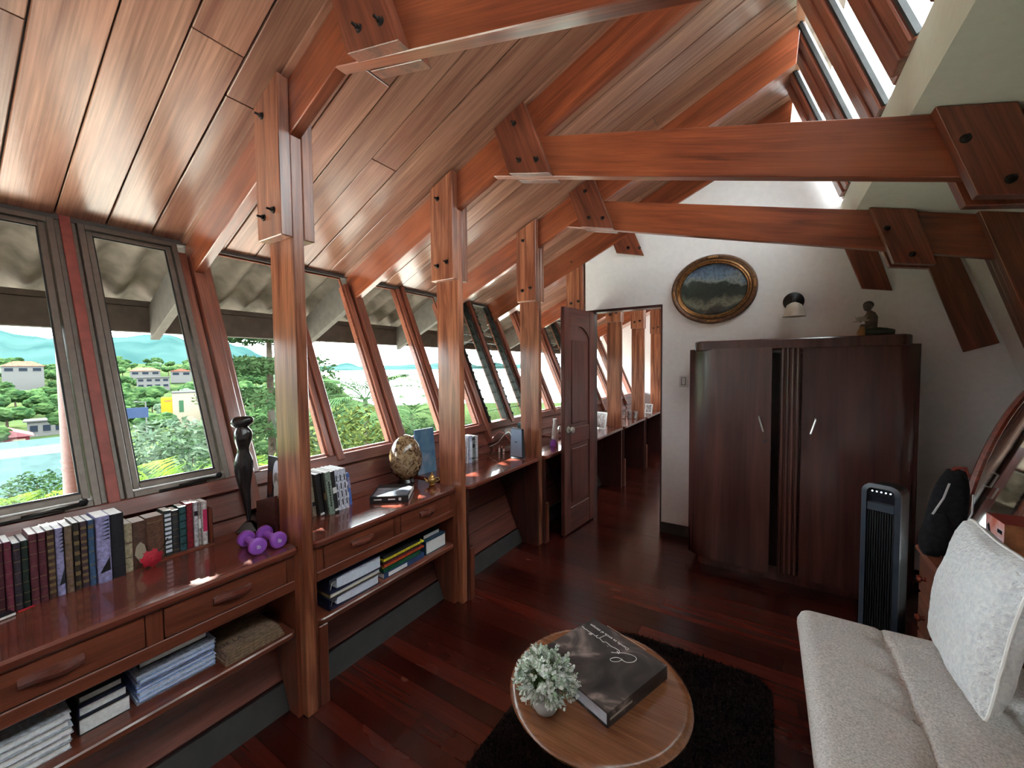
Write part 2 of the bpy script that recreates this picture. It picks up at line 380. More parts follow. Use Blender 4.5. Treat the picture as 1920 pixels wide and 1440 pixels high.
# ---- windows in the leaning wall
WN = [0]
def lean_box(g, y0, y1, z0, z1, o0, o1, mi=0):
    """bar lying in the window plane between heights z0..z1, offsets o0..o1 from the inner face"""
    g.add(*extr_data([(slant(z0, o0), y0, z0), (slant(z1, o0), y0, z1), (slant(z1, o1), y0, z1), (slant(z0, o1), y0, z0)], (0, y1-y0, 0)), mi)
def window(y0, y1, kind):
    WN[0] += 1
    zlo, zhi = 0.985, 2.175
    names = {'casement': 'bronze framed casement window in the leaning wall', 'fixed': 'fixed pane window between leaning wooden mullions', 'louvre': 'glass louvre window with dark metal channels'}
    win = thing('window_%d' % WN[0], names[kind], None, (slant(zlo), (y0+y1)/2, zlo), kind='structure')
    if kind == 'casement':
        fw = 0.022
        for nm, fo, mt in (('outer_frame', 0.0, 'bronze_aluminium'),):
            g = G(); lean_box(g, y0, y0+fw, zlo, zhi, 0.012, -0.05); lean_box(g, y1-fw, y1, zlo, zhi, 0.012, -0.05)
            lean_box(g, y0+fw, y1-fw, zlo, zlo+fw, 0.012, -0.05); lean_box(g, y0+fw, y1-fw, zhi-fw, zhi, 0.012, -0.05); g.build(nm, mt, win, bevel=0.002)
        i0, i1 = y0+fw+0.004, y1-fw-0.004; a, b = zlo+fw+0.004, zhi-fw-0.004; sw = 0.021
        g = G(); lean_box(g, i0, i0+sw, a, b, -0.004, -0.04); lean_box(g, i1-sw, i1, a, b, -0.004, -0.04)
        lean_box(g, i0+sw, i1-sw, a, a+sw, -0.004, -0.04); lean_box(g, i0+sw, i1-sw, b-sw, b, -0.004, -0.04); g.build('sash', 'bronze_aluminium', win, bevel=0.002)
        g = G(); q = 0.006
        lean_box(g, i0+sw, i0+sw+q, a+sw, b-sw, -0.012, -0.02); lean_box(g, i1-sw-q, i1-sw, a+sw, b-sw, -0.012, -0.02)
        lean_box(g, i0+sw, i1-sw, a+sw, a+sw+q, -0.012, -0.02); lean_box(g, i0+sw, i1-sw, b-sw-q, b-sw, -0.012, -0.02); g.build('seal', 'rubber_seal', win)
        g = G(); lean_box(g, i0+sw, i1-sw, a+sw, b-sw, -0.016, -0.021); g.build('pane', 'pane_glass', win)
        # stay arm and latch along the bottom rail
        g = G(); zc = zlo+0.012; x = slant(zc, 0.02)
        g.tube([(x, y1-0.20, zc), (x+0.012, y1-0.12, zc+0.010), (x, y1-0.045, zc+0.006)], 0.006, 6)
        g.tube([(x, y0+0.10, zc-0.006), (x, y1-0.10, zc-0.006)], 0.005, 6)
        g.ball((x, y1-0.05, zc+0.012), 0.014, 8); g.build('stay_arm', 'dark_metal', win, smooth=True)
    elif kind == 'fixed':
        g = G(); lean_box(g, y0, y1, zlo, zhi, -0.038, -0.043); g.build('pane', 'pane_glass', win)
        g = G(); b = 0.012
        for (p, q, r, s) in ((y0, y0+b, zlo, zhi), (y1-b, y1, zlo, zhi), (y0+b, y1-b, zlo, zlo+b), (y0+b, y1-b, zhi-b, zhi)): lean_box(g, p, q, r, s, -0.022, -0.037)
        g.build('glazing_bead', 'window_wood', win)
    else:
        for yy in (y0, y1-0.024):
            g = G(); lean_box(g, yy, yy+0.024, zlo, zhi, 0.016, -0.05)
            for k in range(14):
                z = zlo+0.05+k*0.083; lean_box(g, yy-0.004, yy+0.028, z-0.012, z+0.012, 0.024, 0.014)
            g.build('louvre_channel', 'dark_metal', win, bevel=0.0015)
        for k in range(14):                                 # overlapping glass blades
            z = zlo+0.01+k*0.083
            g = G(); g.add(*extr_data([(slant(z, 0.004), y0+0.024, z), (slant(z+0.095, -0.030), y0+0.024, z+0.095), (slant(z+0.095, -0.036), y0+0.024, z+0.095), (slant(z, -0.002), y0+0.024, z)], (0, y1-y0-0.048, 0)))
            g.build('glass_blade', 'louvre_glass', win)
def build_windows():
    window(-0.015, 0.444, 'casement'); window(0.516, 0.884, 'casement')
    g = G(); lean_box(g, 0.446, 0.514, 0.955, 2.20, -0.005, -0.075); g.build('mullion', 'bronze_aluminium', WL, bevel=0.002)
    g = G(); lean_box(g, 0.462, 0.498, 0.955, 2.20, 0.010, -0.005); g.build('mullion', 'red_mullion_paint', WL, bevel=0.002)
    for i in range(1, len(TR)-1):
        a, b = TR[i][0], TR[i+1][0]; m = (a+b)/2
        k = ['fixed', 'fixed', 'fixed', 'louvre', 'fixed', 'louvre', 'fixed', 'fixed'][i]
        if i == 3: window(a+0.066, m-0.045, 'louvre'); window(m+0.036, b-0.068, 'louvre')
        else: window(a+0.066, m-0.045, k); window(m+0.036, b-0.068, k)
    window(-0.55, -0.118, 'fixed'); window(-1.05, -0.60, 'fixed'); window(-1.9, -1.1, 'fixed')
build_windows()

# ---- roof and eaves outside
def build_eaves():
    rf = thing('roof', 'corrugated fibre cement roof with deep eaves', None, (-3.3, 1, 2.0), kind='structure')
    up = V((-SA, 0, CA)); n = 10; wdt = (YB1-YB0)/n
    for k in range(n):                                      # sheets run down the slope; waves across
        y0 = YB0+k*wdt; N = 96; vs = []; fs = []
        for j in range(N+1):
            y = y0+(wdt+0.03)*j/N; h = 0.028*math.cos(2*pi*y/0.177)+(0.004 if k % 2 else 0.0)
            for (x, e) in ((-3.62, 0), (-2.60, 0), (-2.60, 0.008), (-3.62, 0.008)):
                vs.append(V((x, y, cz(x, 3.165+0.028+h+e))))
        for j in range(N):
            for c in range(4): fs.append((j*4+c, (j+1)*4+c, (j+1)*4+(c+1) % 4, j*4+(c+1) % 4))
        fs.append((0, 1, 2, 3)); fs.append(tuple(N*4+c for c in (3, 2, 1, 0)))
        mk('roof_sheet', vs, fs, 'fibre_cement', rf, smooth=True)
    # roof deck above the room, so that no sky light leaks through the boards
    extr('roof_deck', [(-2.62, YB0, cz(-2.62, 3.225)), (RX0+0.25, YB0, cz(RX0+0.25, 3.225)), (RX0+0.25, YB1, cz(RX0+0.25, 3.225)), (-2.62, YB1, cz(-2.62, 3.225))], up*0.03, 'fibre_cement', rf)
    box('fascia_beam', -3.335, -3.285, YB0-0.3, YB1, 1.735, 1.895, 'fascia_paint', rf, g='y', bevel=0.004)
    box('fascia_batten', -3.36, -3.286, YB0-0.3, YB1, 1.897, 1.93, 'fascia_paint', rf, g='y')
    # closing boards between the rafter tails above the window head
    for (a, _), (b, _) in zip(TR[:-1], TR[1:]):
        pl = [(-2.74, a+0.03, 2.216), (-2.70, a+0.03, 2.216), (-2.70, a+0.03, 2.30), (-2.74, a+0.03, 2.28)]
        extr('eave_closer', pl, (0, b-a-0.06, 0), 'eave_paint', rf)
build_eaves()

# ---- roof trusses
def line_x(off_r, off_b):
    """x where the rafter line (offset off_r) meets the tie-beam line (offset off_b)"""
    return (off_b/CB-off_r/CA)/(SA/CA+SB/CB)
def bolts(parent, pts, y):
    for (x, z) in pts:
        g = G(); M = Matrix.Translation((x, y, z)) @ Matrix.Rotation(pi/2, 4, 'X')
        g.lathe([(0.0145, 0.0), (0.0145, 0.002), (0.010, 0.003)], 10, M); g.lathe([(0.0095, 0.003), (0.0095, 0.011)], 6, M); g.lathe([(0.005, 0.011), (0.0045, 0.028)], 8, M)
        g.build('bolt', 'bolt_iron', parent, smooth=False)
def truss(i, yc, px, label, full=True, wall=False, rafter=True):
    t = thing('roof_truss', label, 'roof truss', (px-0.09, yc, 0), 'roof trusses of the attic')
    y0, y1 = yc-TH/2, yc+TH/2; Rb = 2.905; nm = 0.001
    post = xz([(px-0.18, 0.0), (px, 0.0), (px, cz(px, Rb)-nm), (px-0.18, cz(px-0.18, Rb)-nm)], y0)
    extr('post', post, (0, TH, 0), 'post_wood', t, g=(0, 0, 1), bevel=0.003)
    xt = RX0-0.005
    extr('rafter', xz([(-2.695, cz(-2.695, Rb)), (xt, cz(xt, Rb)), (xt+0.02, cz(xt+0.02, 3.125)), (-2.695, cz(-2.695, 3.125))], y0 if not wall else WALL_Y-0.024), (0, TH if not wall else y1-WALL_Y+0.024, 0), 'beam_wood', t, g=(CA, 0, SA), bevel=0.003)
    extr('rafter_tail', xz([(-3.283, cz(-3.283, 2.89)), (-2.696, cz(-2.696, 2.89)), (-2.696, cz(-2.696, 3.13)), (-3.283, cz(-3.283, 3.09))], y0), (0, TH, 0), 'eave_paint', t, g=(CA, 0, SA), bevel=0.003)
    for s in (0, 1):
        ya = y0-TH-0.0005 if s == 0 else y1+0.0005
        pl = xz([(px-0.18, 2.035), (px+0.002, 2.035), (px+0.002, cz(px, 3.103)), (px-0.18, cz(px-0.18, 3.103))], ya)
        extr('cheek_plate', pl, (0, TH, 0), 'post_wood', t, g=(0, 0, 1), bevel=0.003)
    yb = y0-TH-0.0005
    bolts(t, [(px-0.115, 2.53), (px-0.125, 2.125), (px-0.05, 2.14)], yb)
    if not full: return t
    xl, xm = line_x(2.907, 2.172), line_x(2.907, 2.375)
    yn = y0 if not wall else WALL_Y-0.004
    xr = rw(2.0)-0.03
    if not wall:
        tb = xz([(xl, bz(xl, 2.172)), (xr, bz(xr, 2.172)), (xr, bz(xr, 2.373)), (xm, bz(xm, 2.373))], y0)
        extr('tie_beam', tb, (0, TH, 0), 'beam_wood', t, g=(CB, 0, -SB), bevel=0.003)
    for s in ((0, 1) if not wall else (0,)):
        ya = y0-TH-0.0005 if s == 0 else y1+0.0005
        if wall: ya = WALL_Y-0.022
        th = TH if not wall else 0.020
        pl = xz([(-1.300, cz(-1.300, 3.10)), (-1.200, 2.547), (-0.952, 2.487), (-1.112, cz(-1.112, 3.10))], ya)
        extr('gusset_plate', pl, (0, th, 0), 'plate_wood', t, g=(0.39, 0, -0.92), bevel=0.002)
        pl = xz([(0.448, bz(0.448)-0.003), (0.552, 2.026), (0.712, 1.996), (0.628, bz(0.628)-0.003)], ya)
        extr('gusset_plate', pl, (0, th, 0), 'plate_wood', t, g=(0.32, 0, -0.95), bevel=0.002)
        k = 0.314
        pl = xz([(0.850, bz(0.850)-0.003), (0.850+k*(bz(0.85)-1.567), 1.567), (1.002+k*(bz(0.85)-1.567), 1.62), (1.020, bz(1.02)-0.003)], ya)
        extr('leg_cheek', pl, (0, th, 0), 'plate_wood', t, g=(0.3, 0, -0.95), bevel=0.002)
    if not wall:
        k = 0.314
        pl = xz([(0.853+k*0.22, bz(0.92, 2.172)-0.002), (0.853+k*bz(0.85), 0.0), (1.02+k*bz(0.85), 0.0), (1.02+k*0.22, bz(1.07, 2.172)-0.002)], y0)
        extr('leaning_leg', pl, (0, TH, 0), 'plate_wood', t, g=(0.3, 0, -0.95), bevel=0.002)
        bolts(t, [(-1.165, 2.80), (-1.135, 2.60), (-1.03, 2.575)], yb); bolts(t, [(0.52, 2.21), (0.62, 2.06)], yb)
    else: bolts(t, [(-1.09, 2.575), (-0.99, 2.56)], WALL_Y-0.022)
    return t
truss(0, *TR[0], 'wooden roof truss nearest the camera, left of the bronze casements')
truss(1, *TR[1], 'orange-brown wooden roof truss whose post stands beside the purple dumbbells')
truss(2, *TR[2], 'wooden roof truss whose post stands right of the brass teapot')
truss(3, *TR[3], 'wooden roof truss whose post stands right behind the grey modem')
truss(4, *TR[4], 'dark roof truss set in the white wall with the post at the door hinge', wall=True)
truss(5, *TR[5], 'roof truss post seen first through the open doorway, beyond the single photo frame', full=False)
truss(6, *TR[6], 'roof truss post seen in the middle of the doorway behind three small photo frames', full=False)
truss(7, *TR[7], 'roof truss post seen at the right jamb of the doorway, farthest away', full=False)

# ---- end wall, right wall, plaster soffit, clerestory, back wall
def build_shell():
    dx0, dx1, dz = -1.435, -0.792, 2.04
    T = 0.11; Y = WALL_Y
    g = G()
    g.extr(xz([(-1.515, dz), (dx1, dz), (dx1, cz(dx1)-0.004), (-1.515, cz(-1.515)-0.004)], Y), (0, T, 0))
    g.extr(xz([(dx1, 0), (rw(0), 0), (rw(bz(1.05)), bz(1.05)), (0.42, bz(0.42)), (RX1, RZ1), (RX0+0.02, RZ0+0.02), (RX0-0.0, cz(RX0)-0.004), (dx1, cz(dx1)-0.004)], Y), (0, T, 0))
    wall = g.build('wall_end', 'plaster', kind='structure', label='white plastered gable wall with the doorway at its left end')
    # door frame
    fr = thing('trim_1', 'dark wooden frame around the doorway', None, (dx0, Y, 0), kind='structure')
    box('jamb', dx1-0.012, dx1+0.001, Y-0.004, Y+T+0.004, 0, dz, 'dark_edge_wood', fr, g='z'); box('jamb', dx0-0.075, dx0, Y-0.002, Y+T, 0, dz-0.0, 'dark_edge_wood', fr, g='z')
    box('lintel', dx0, dx1-0.012, Y-0.004, Y+T+0.004, dz-0.022, dz+0.001, 'dark_edge_wood', fr, g='x')
    box('baseboard_end', dx1+0.002, rw(0.1)-0.02, Y-0.014, Y-0.0005, 0, 0.09, 'baseboard_grey', kind='structure', label='dark grey skirting along the white end wall')
    # plaster soffit that follows the tie beams, with its upstand
    sx0, sx1 = 0.40, rw(2.0)+0.12
    g = G()
    g.extr([(sx0, YB0, bz(sx0)), (sx1, YB0, bz(sx1)), (sx1, YB0, bz(sx1)+0.12), (sx0+0.17, YB0, bz(sx0)+0.33), (RX1+0.16, YB0, RZ1), (RX1, YB0, RZ1)], (0, YB1-YB0, 0))
    g.build('ceiling_soffit', 'plaster_soffit', kind='structure', label='pale green-grey plaster soffit and upstand above the tie beams')
    g = G(); g.extr(xz([(rw(0), 0), (rw(2.3), 2.3), (rw(2.3)+0.15, 2.3), (rw(0)+0.15, 0)], YB0), (0, YB1-YB0, 0))
    g.build('wall_right', 'plaster', kind='structure', label='leaning white plastered wall on the right')
    g = G(); g.box(-3.0, rw(0), YB1, YB1+0.1, -0.2, 3.6); g.build('wall_far', 'plaster', kind='structure', label='white wall at the end of the far room')
    # wall behind the camera with a wide glazed opening
    g = G(); Yb = YB0-0.12
    g.box(-2.9, 1.95, Yb, YB0, 0, 3.6)
    g.build('wall_back', 'plaster', kind='structure', label='white wall behind the camera')
build_shell()
def build_clerestory():
    d = V((RX1-RX0, 0, RZ1-RZ0)); L = d.length; u = d/L; nrm = V((-u.z, 0, u.x)).normalized()
    if nrm.x < 0: nrm = -nrm
    p0 = V((RX0, 0, RZ0))
    cl = thing('window_clerestory', 'row of upright wooden fins and louvre glass under the ridge', None, p0, kind='structure')
    def fin(y0, y1, dep, inn, mat='window_wood', nm='fin'):
        a = p0-nrm*inn
        pl = [a+V((0, y0, 0)), a+u*L+V((0, y0, 0)), a+u*L+V((0, y1, 0)), a+V((0, y1, 0))]
        extr(nm, pl, nrm*dep, mat, cl, g=u, bevel=0.006)
    y = -2.3; k = 0
    start = 1.66
    ys = [start+0.455*j for j in range(-9, 15)]
    for y in ys:
        fin(y, y+0.115, 0.055, 0.03); fin(y+0.122, y+0.20, 0.045, 0.005); fin(y+0.340, y+0.352, 0.03, 0.010, 'dark_metal', 'louvre_channel')
        fin(y+0.355, y+0.45, 0.05, 0.02)
        g = G(); a = p0+nrm*0.04
        for q in range(1):
            s0 = 0.0; s1 = L
            b0 = a+u*s0; b1 = a+u*s1
            g.extr([b0+V((0, y+0.202, 0)), b1+V((0, y+0.202, 0)), b1+V((0, y+0.339, 0)), b0+V((0, y+0.339, 0))], nrm*0.004)
        g.build('pane', 'pane_glass', cl)
build_clerestory()

# ------------------------------------------------------------------ outside: valley, hills, houses, plants
def foliage(name, c1, c2, scale=3.0, rough=0.6):
    m, nt, p = new_mat(name); N = nt.nodes.new; p.inputs['Roughness'].default_value = rough; p.inputs['Specular IOR Level'].default_value = 0.0
    tc = N('ShaderNodeTexCoord'); n = N('ShaderNodeTexNoise'); n.inputs['Scale'].default_value = scale; n.inputs['Detail'].default_value = 6; nt.links.new(tc.outputs['Object'], n.inputs['Vector'])
    r = N('ShaderNodeValToRGB'); r.color_ramp.elements[0].position = 0.35; r.color_ramp.elements[1].position = 0.66; r.color_ramp.elements[0].color = (*c1, 1); r.color_ramp.elements[1].color = (*c2, 1)
    nt.links.new(n.outputs['Fac'], r.inputs['Fac']); oi = N('ShaderNodeObjectInfo'); hs = N('ShaderNodeHueSaturation'); mr = N('ShaderNodeMapRange'); mr.inputs['To Min'].default_value = 0.75; mr.inputs['To Max'].default_value = 1.3
    nt.links.new(oi.outputs['Random'], mr.inputs['Value']); nt.links.new(mr.outputs[0], hs.inputs['Value']); nt.links.new(r.outputs['Color'], hs.inputs['Color']); nt.links.new(hs.outputs['Color'], p.inputs['Base Color'])
    return m
foliage('leaf_forest', (0.0080, 0.0202, 0.0080), (0.0302, 0.0538, 0.0188), 0.5)
foliage('leaf_bush', (0.0134, 0.0296, 0.0122), (0.0390, 0.0659, 0.0269), 2.0)
foliage('leaf_pale', (0.0296, 0.0494, 0.0315), (0.0741, 0.1037, 0.0642), 2.0)
foliage('leaf_palm', (0.0227, 0.0529, 0.0076), (0.0680, 0.1134, 0.0137), 4.0)
foliage('leaf_olive', (0.0269, 0.0376, 0.0094), (0.0638, 0.0773, 0.0229), 3.0)
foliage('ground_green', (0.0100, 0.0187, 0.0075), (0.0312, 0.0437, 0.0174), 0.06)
foliage('hill_haze', (0.0136, 0.0340, 0.0340), (0.0255, 0.0527, 0.0510), 0.006)  # distance haze is mixed into the hills' base colour
plain('bark', (0.045, 0.035, 0.026), 0.9, spec=0.0, var=0.3, nscale=9)
plain('roof_terracotta', (0.1280, 0.0480, 0.0336), 0.8, spec=0.0, var=0.15, nscale=1.5); plain('wall_white', (0.0672, 0.0651, 0.0630), 0.8, spec=0.0); plain('wall_yellow', (0.1520, 0.1000, 0.0096), 0.7, spec=0.0); plain('wall_cream', (0.1440, 0.1200, 0.0880), 0.7, spec=0.0)
plain('roof_teal', (0.0225, 0.0375, 0.0375), 0.6, spec=0.0, var=0.08, nscale=2); plain('roof_white', (0.0389, 0.0389, 0.0389), 0.6, spec=0.0); plain('roof_pink', (0.1120, 0.0440, 0.0480), 0.7, spec=0.0); plain('wall_red', (0.0680, 0.0144, 0.0176), 0.8, spec=0.0); plain('house_glass', (0.010, 0.013, 0.018), 0.2, spec=0.0)
plain('wall_navy', (0.018, 0.026, 0.052), 0.7, spec=0.0); plain('door_green', (0.020, 0.045, 0.025), 0.6, spec=0.0); plain('downpipe_pink', (0.1920, 0.0912, 0.0816), 0.55, var=0.06, nscale=60)
PROF = [(0, -3.3), (3, -3.3), (10, -4.2), (24, -6.0), (40, -7.8), (60, -9.2), (110, -12.2), (160, -11.0), (230, -8.0), (300, -2.0), (400, 4.0), (600, 8.0), (1200, 6.0), (4000, 0.0)]
def gh(x, y):
    r = math.hypot(x, y)
    for (a, za), (b, zb) in zip(PROF[:-1], PROF[1:]):
        if r <= b:
            s = (r-a)/(b-a); s = s*s*(3-2*s); z = za+(zb-za)*s; break
    else: z = 0.0
    az = math.degrees(math.atan2(y, -x)) if r > 1 else 0.0
    if az > 31 and r > 15:                                   # ground shaped to fall away here, so white sky shows below the horizon
        q = min(1.0, (az-31)/7.0); z -= min(320.0, (r-15)*0.55)*q*q*(3-2*q)
    return z+noise.noise((x*0.02, y*0.02, 0))*min(2.0, r*0.012)
def pol(az, r, z=None):
    a = math.radians(az); x, y = -math.cos(a)*r, math.sin(a)*r
    return V((x, y, gh(x, y) if z is None else z))
def build_terrain():
    vs = []; fs = []; rs = [0.0, 2, 4, 7, 11, 16, 22, 30, 40, 52, 66, 82, 100, 122, 148, 178, 212, 250, 300, 360, 430, 520, 640, 800, 1100, 1600, 2400, 3600]; NA = 120
    for r in rs:
        for k in range(NA):
            p = pol(360*k/NA, r); vs.append(p)
    for i in range(len(rs)-1):
        for k in range(NA): fs.append((i*NA+k, i*NA+(k+1) % NA, (i+1)*NA+(k+1) % NA, (i+1)*NA+k))
    mk('ground', vs, fs, 'ground_green', frame=Matrix(), smooth=True, kind='structure', label='green ground falling into the valley outside')
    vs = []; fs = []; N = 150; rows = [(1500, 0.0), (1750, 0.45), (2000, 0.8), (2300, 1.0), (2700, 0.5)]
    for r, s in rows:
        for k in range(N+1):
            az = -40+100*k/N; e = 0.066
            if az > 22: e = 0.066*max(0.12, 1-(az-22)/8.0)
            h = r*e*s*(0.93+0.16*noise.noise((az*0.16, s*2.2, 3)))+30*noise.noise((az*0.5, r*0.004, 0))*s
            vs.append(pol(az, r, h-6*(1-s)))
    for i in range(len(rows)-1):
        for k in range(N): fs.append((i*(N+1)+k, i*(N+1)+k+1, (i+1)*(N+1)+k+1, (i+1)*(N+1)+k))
    mk('mountain_ridge', vs, fs, 'hill_haze', frame=Matrix(), smooth=True, kind='structure', label='mountain ridge coloured with blue-green haze on the horizon')
build_terrain()
plain('reflector_pale', (0.46, 0.43, 0.38), 0.9, spec=0.0, var=0.06, nscale=2)
def build_reflector():  # slab added out of sight to bounce daylight onto ceiling and eaves
    g = G(); g.box(-15.0, -3.4, -16, 18, -3.6, -3.05); g.build('reflector', 'reflector_pale', kind='structure', label='added unseen pale yard below the windows')
build_reflector()
def crown_mesh(g, c, R, lobes, rnd, sub=2, squash=0.8):
    for k in range(lobes):
        a = rnd.random()*2*pi; q = V((math.cos(a), math.sin(a), rnd.uniform(-0.45, 0.75)))*R*rnd.uniform(0.35, 0.72); rr = R*rnd.uniform(0.38, 0.62)
        bm = bmesh.new(); bmesh.ops.create_icosphere(bm, subdivisions=sub, radius=1.0); sd = rnd.random()*50
        vs = []
        for v in bm.verts:
            d = v.co.normalized(); n = 1+0.34*noise.noise(d*2.1+V((sd, 0, 0)))+0.22*noise.noise(d*5.3+V((0, sd, 0)))
            p = d*rr*n; p.z *= squash; vs.append(V(c)+q+p)
        g.add(vs, [tuple(v.index for v in f.verts) for f in bm.faces]); bm.free()
def leaf_cloud(g, c, rad, n, size, rnd, flat=0.5, shell=0.55):
    c = V(c)
    for k in range(n):
        while True:
            p = V((rnd.uniform(-1, 1), rnd.uniform(-1, 1), rnd.uniform(-1, 1)))
            if shell*shell < p.length_squared < 1: break
        q = c+V((p.x*rad[0], p.y*rad[1], p.z*rad[2]))
        d = V((rnd.gauss(0, 1), rnd.gauss(0, 1), rnd.gauss(0, flat))).normalized(); s = d.cross(V((rnd.gauss(0, 1), rnd.gauss(0, 1), rnd.gauss(0, 1)))).normalized()
        l = size*rnd.uniform(0.6, 1.3); w = l*0.36
        g.add([q-d*l*0.5, q+s*w*0.5, q+d*l*0.5, q-s*w*0.5], [(0, 1, 2, 3)])
def far_trees():
    rnd = random.Random(21); protos = []
    for k in range(4):
        g = G(); crown_mesh(g, (0, 0, 4.6), 3.4, 7, rnd, 3); n = len(g.f); g.tube([(0, 0, 0), (0.1, 0, 2.2), (0, 0.1, 4.2)], [0.32, 0.22, 0.15], 6, mi=1)
        o = g.build('broadleaf_tree', ['leaf_forest' if k < 3 else 'leaf_pale', 'bark'], smooth=False, frame=Matrix(), label='round leafy tree in the wooded slope across the valley', cat='tree', group='trees on the slope across the valley')
        protos.append(o)
    used = [False]*4
    blocked = [(7.1, 260, 1.6), (15.9, 230, 2.0), (15.4, 265, 1.6), (18.2, 262, 1.6), (20.6, 285, 1.4), (18.8, 120, 3.0), (14.2, 90, 2.0), (6.2, 110, 2.0), (8.2, 130, 1.6)]
    spots = []; placed = []; tries = 0
    for r0, r1, n, hs in ((48, 88, 16, 0.55), (95, 150, 30, 0.8), (150, 225, 62, 0.95), (235, 300, 60, 0.85), (300, 420, 70, 1.0)):
        k = 0
        while k < n:
            az, r = rnd.uniform(3, 31), rnd.uniform(r0, r1)
            if any(abs(az-a) < da and rr-70 < r < rr+9 and (r > rr-14 or rnd.random() < 0.93) for a, rr, da in blocked): continue
            sz = hs*rnd.uniform(0.75, 1.25); q = pol(az, r, 0); tries += 1
            if tries > 9000: break
            if any((q-p2).length < 4.3*(sz+s2) for p2, s2 in placed): continue
            placed.append((q, sz)); spots.append((az, r, sz)); k += 1
    for j, (az, r, s) in enumerate(spots):
        k = rnd.choice((0, 0, 1, 1, 2, 2, 3))
        if not used[k]: o = protos[k]; used[k] = True
        else: o = protos[k].copy(); COL.objects.link(o)
        p = pol(az, r); p.z -= 0.3
        ring_ = 'low in the valley' if r < 95 else 'on the near slope' if r < 232 else 'among the hillside houses' if r < 300 else 'on the far crest'
        seen = 'seen through the first casement' if az < 9.3 else 'behind the red mullion' if az < 13.3 else 'seen through the second casement' if az < 22.3 else 'right of the second casement'
        o['label'] = 'round leafy tree %s, %s' % (ring_, seen); o['group'] = 'trees %s, %s' % (ring_, seen)
        o.matrix_basis = Matrix.Translation(p) @ Matrix.Rotation(rnd.random()*6.3, 4, 'Z') @ Matrix.Diagonal((s*rnd.uniform(0.9, 1.25), s*rnd.uniform(0.9, 1.25), s, 1))
    for k in range(4):
        if not used[k]: bpy.data.objects.remove(protos[k])
far_trees()
def house(name, label, az, r, top, w, d, h, roof, wall, style='hip', wins=3, rh=1.4, turn=0.0, over=0.5, glass='house_glass', cat='house', rows=1):
    base = top-h-(rh if style != 'flat' else 0.25)
    c = pol(az, r, 0); a = math.radians(az)
    t = thing(name, label, cat, (c.x, c.y, base)); rad = V((-math.cos(a), math.sin(a), 0)); tan = V((-math.sin(a), -math.cos(a), 0))*-1
    R = Matrix.Rotation(turn, 3, 'Z'); rad = R @ rad; tan = R @ tan
    P = lambda u, v, z: V((c.x, c.y, base))+tan*u+rad*v+V((0, 0, z))
    lo = min(0, gh(c.x, c.y)-base-0.5)
    g = G(); g.extr([P(-w/2, -d/2, lo), P(w/2, -d/2, lo), P(w/2, d/2, lo), P(-w/2, d/2, lo)], (0, 0, h-lo)); wl = g.build('wall', wall, t)
    W, D = w/2+over, d/2+over; g = G()
    if style == 'hip':
        vs = [P(-W, -D, h), P(W, -D, h), P(W, D, h), P(-W, D, h), P(-W+D*0.9, 0, h+rh), P(W-D*0.9, 0, h+rh)]
        g.add(vs, [(0, 1, 5, 4), (1, 2, 5), (2, 3, 4, 5), (3, 0, 4), (3, 2, 1, 0)])
    elif style == 'gable':
        vs = [P(-W, -D, h-0.15), P(W, -D, h-0.15), P(W, D, h-0.15), P(-W, D, h-0.15), P(0, -D, h+rh), P(0, D, h+rh)]
        g.add(vs, [(0, 4, 5, 3), (1, 2, 5, 4), (0, 1, 4), (2, 3, 5), (3, 2, 1, 0)])
    elif style == 'shed': g.add(*extr_data([P(-W, -D, h-0.1), P(W, -D, h-0.1), P(W, D, h+rh), P(-W, D, h+rh)], (0, 0, 0.12)))
    else: g.extr([P(-W, -D, h), P(W, -D, h), P(W, D, h), P(-W, D, h)], (0, 0, 0.25))
    g.build('roof', roof, t)
    for q in range(rows):
        for k in range(wins):
            u = -w/2+w*(k+0.5)/wins; ww = w/wins*0.30; z0 = h*(q+0.35)/rows; z1 = h*(q+0.75)/rows
            g = G(); g.extr([P(u-ww, -d/2-0.06, z0), P(u+ww, -d/2-0.06, z0), P(u+ww, -d/2-0.06, z1), P(u-ww, -d/2-0.06, z1)], rad*0.06); f = g.build('window', glass, t)
            g = G(); g.extr([P(u-ww*1.1, -d/2-0.09, z0-0.12), P(u+ww*1.1, -d/2-0.09, z0-0.12), P(u+ww*1.1, -d/2-0.09, z0), P(u-ww*1.1, -d/2-0.09, z0)], rad*0.09); g.build('window_sill', 'wall_white', f)
    return t, P
house('hillside_house', 'white house with long terracotta roof high on the left slope', 7.1, 260, 5.6, 11, 7, 3.2, 'roof_terracotta', 'wall_white', 'hip', 3, 2.0)
house('hillside_house', 'white two-storey flat-roofed house with rows of dark windows', 15.9, 232, -1.5, 10.5, 7, 4.6, 'roof_white', 'wall_white', 'flat', 4, rows=2)
house('hillside_house', 'white house with terracotta roof above the flat-roofed house', 15.3, 268, 2.8, 11, 7, 2.6, 'roof_terracotta', 'wall_white', 'hip', 3, 1.6)
house('hillside_house', 'small white house with red roof right of the flat-roofed house', 18.2, 262, 2.2, 8, 6, 3.0, 'roof_terracotta', 'wall_white', 'gable', 2, 1.3)
house('hillside_house', 'pale house on the far slope at the right edge of the casement view', 20.6, 285, 3.4, 8, 6, 3.2, 'roof_pink', 'wall_white', 'hip', 2, 1.3)
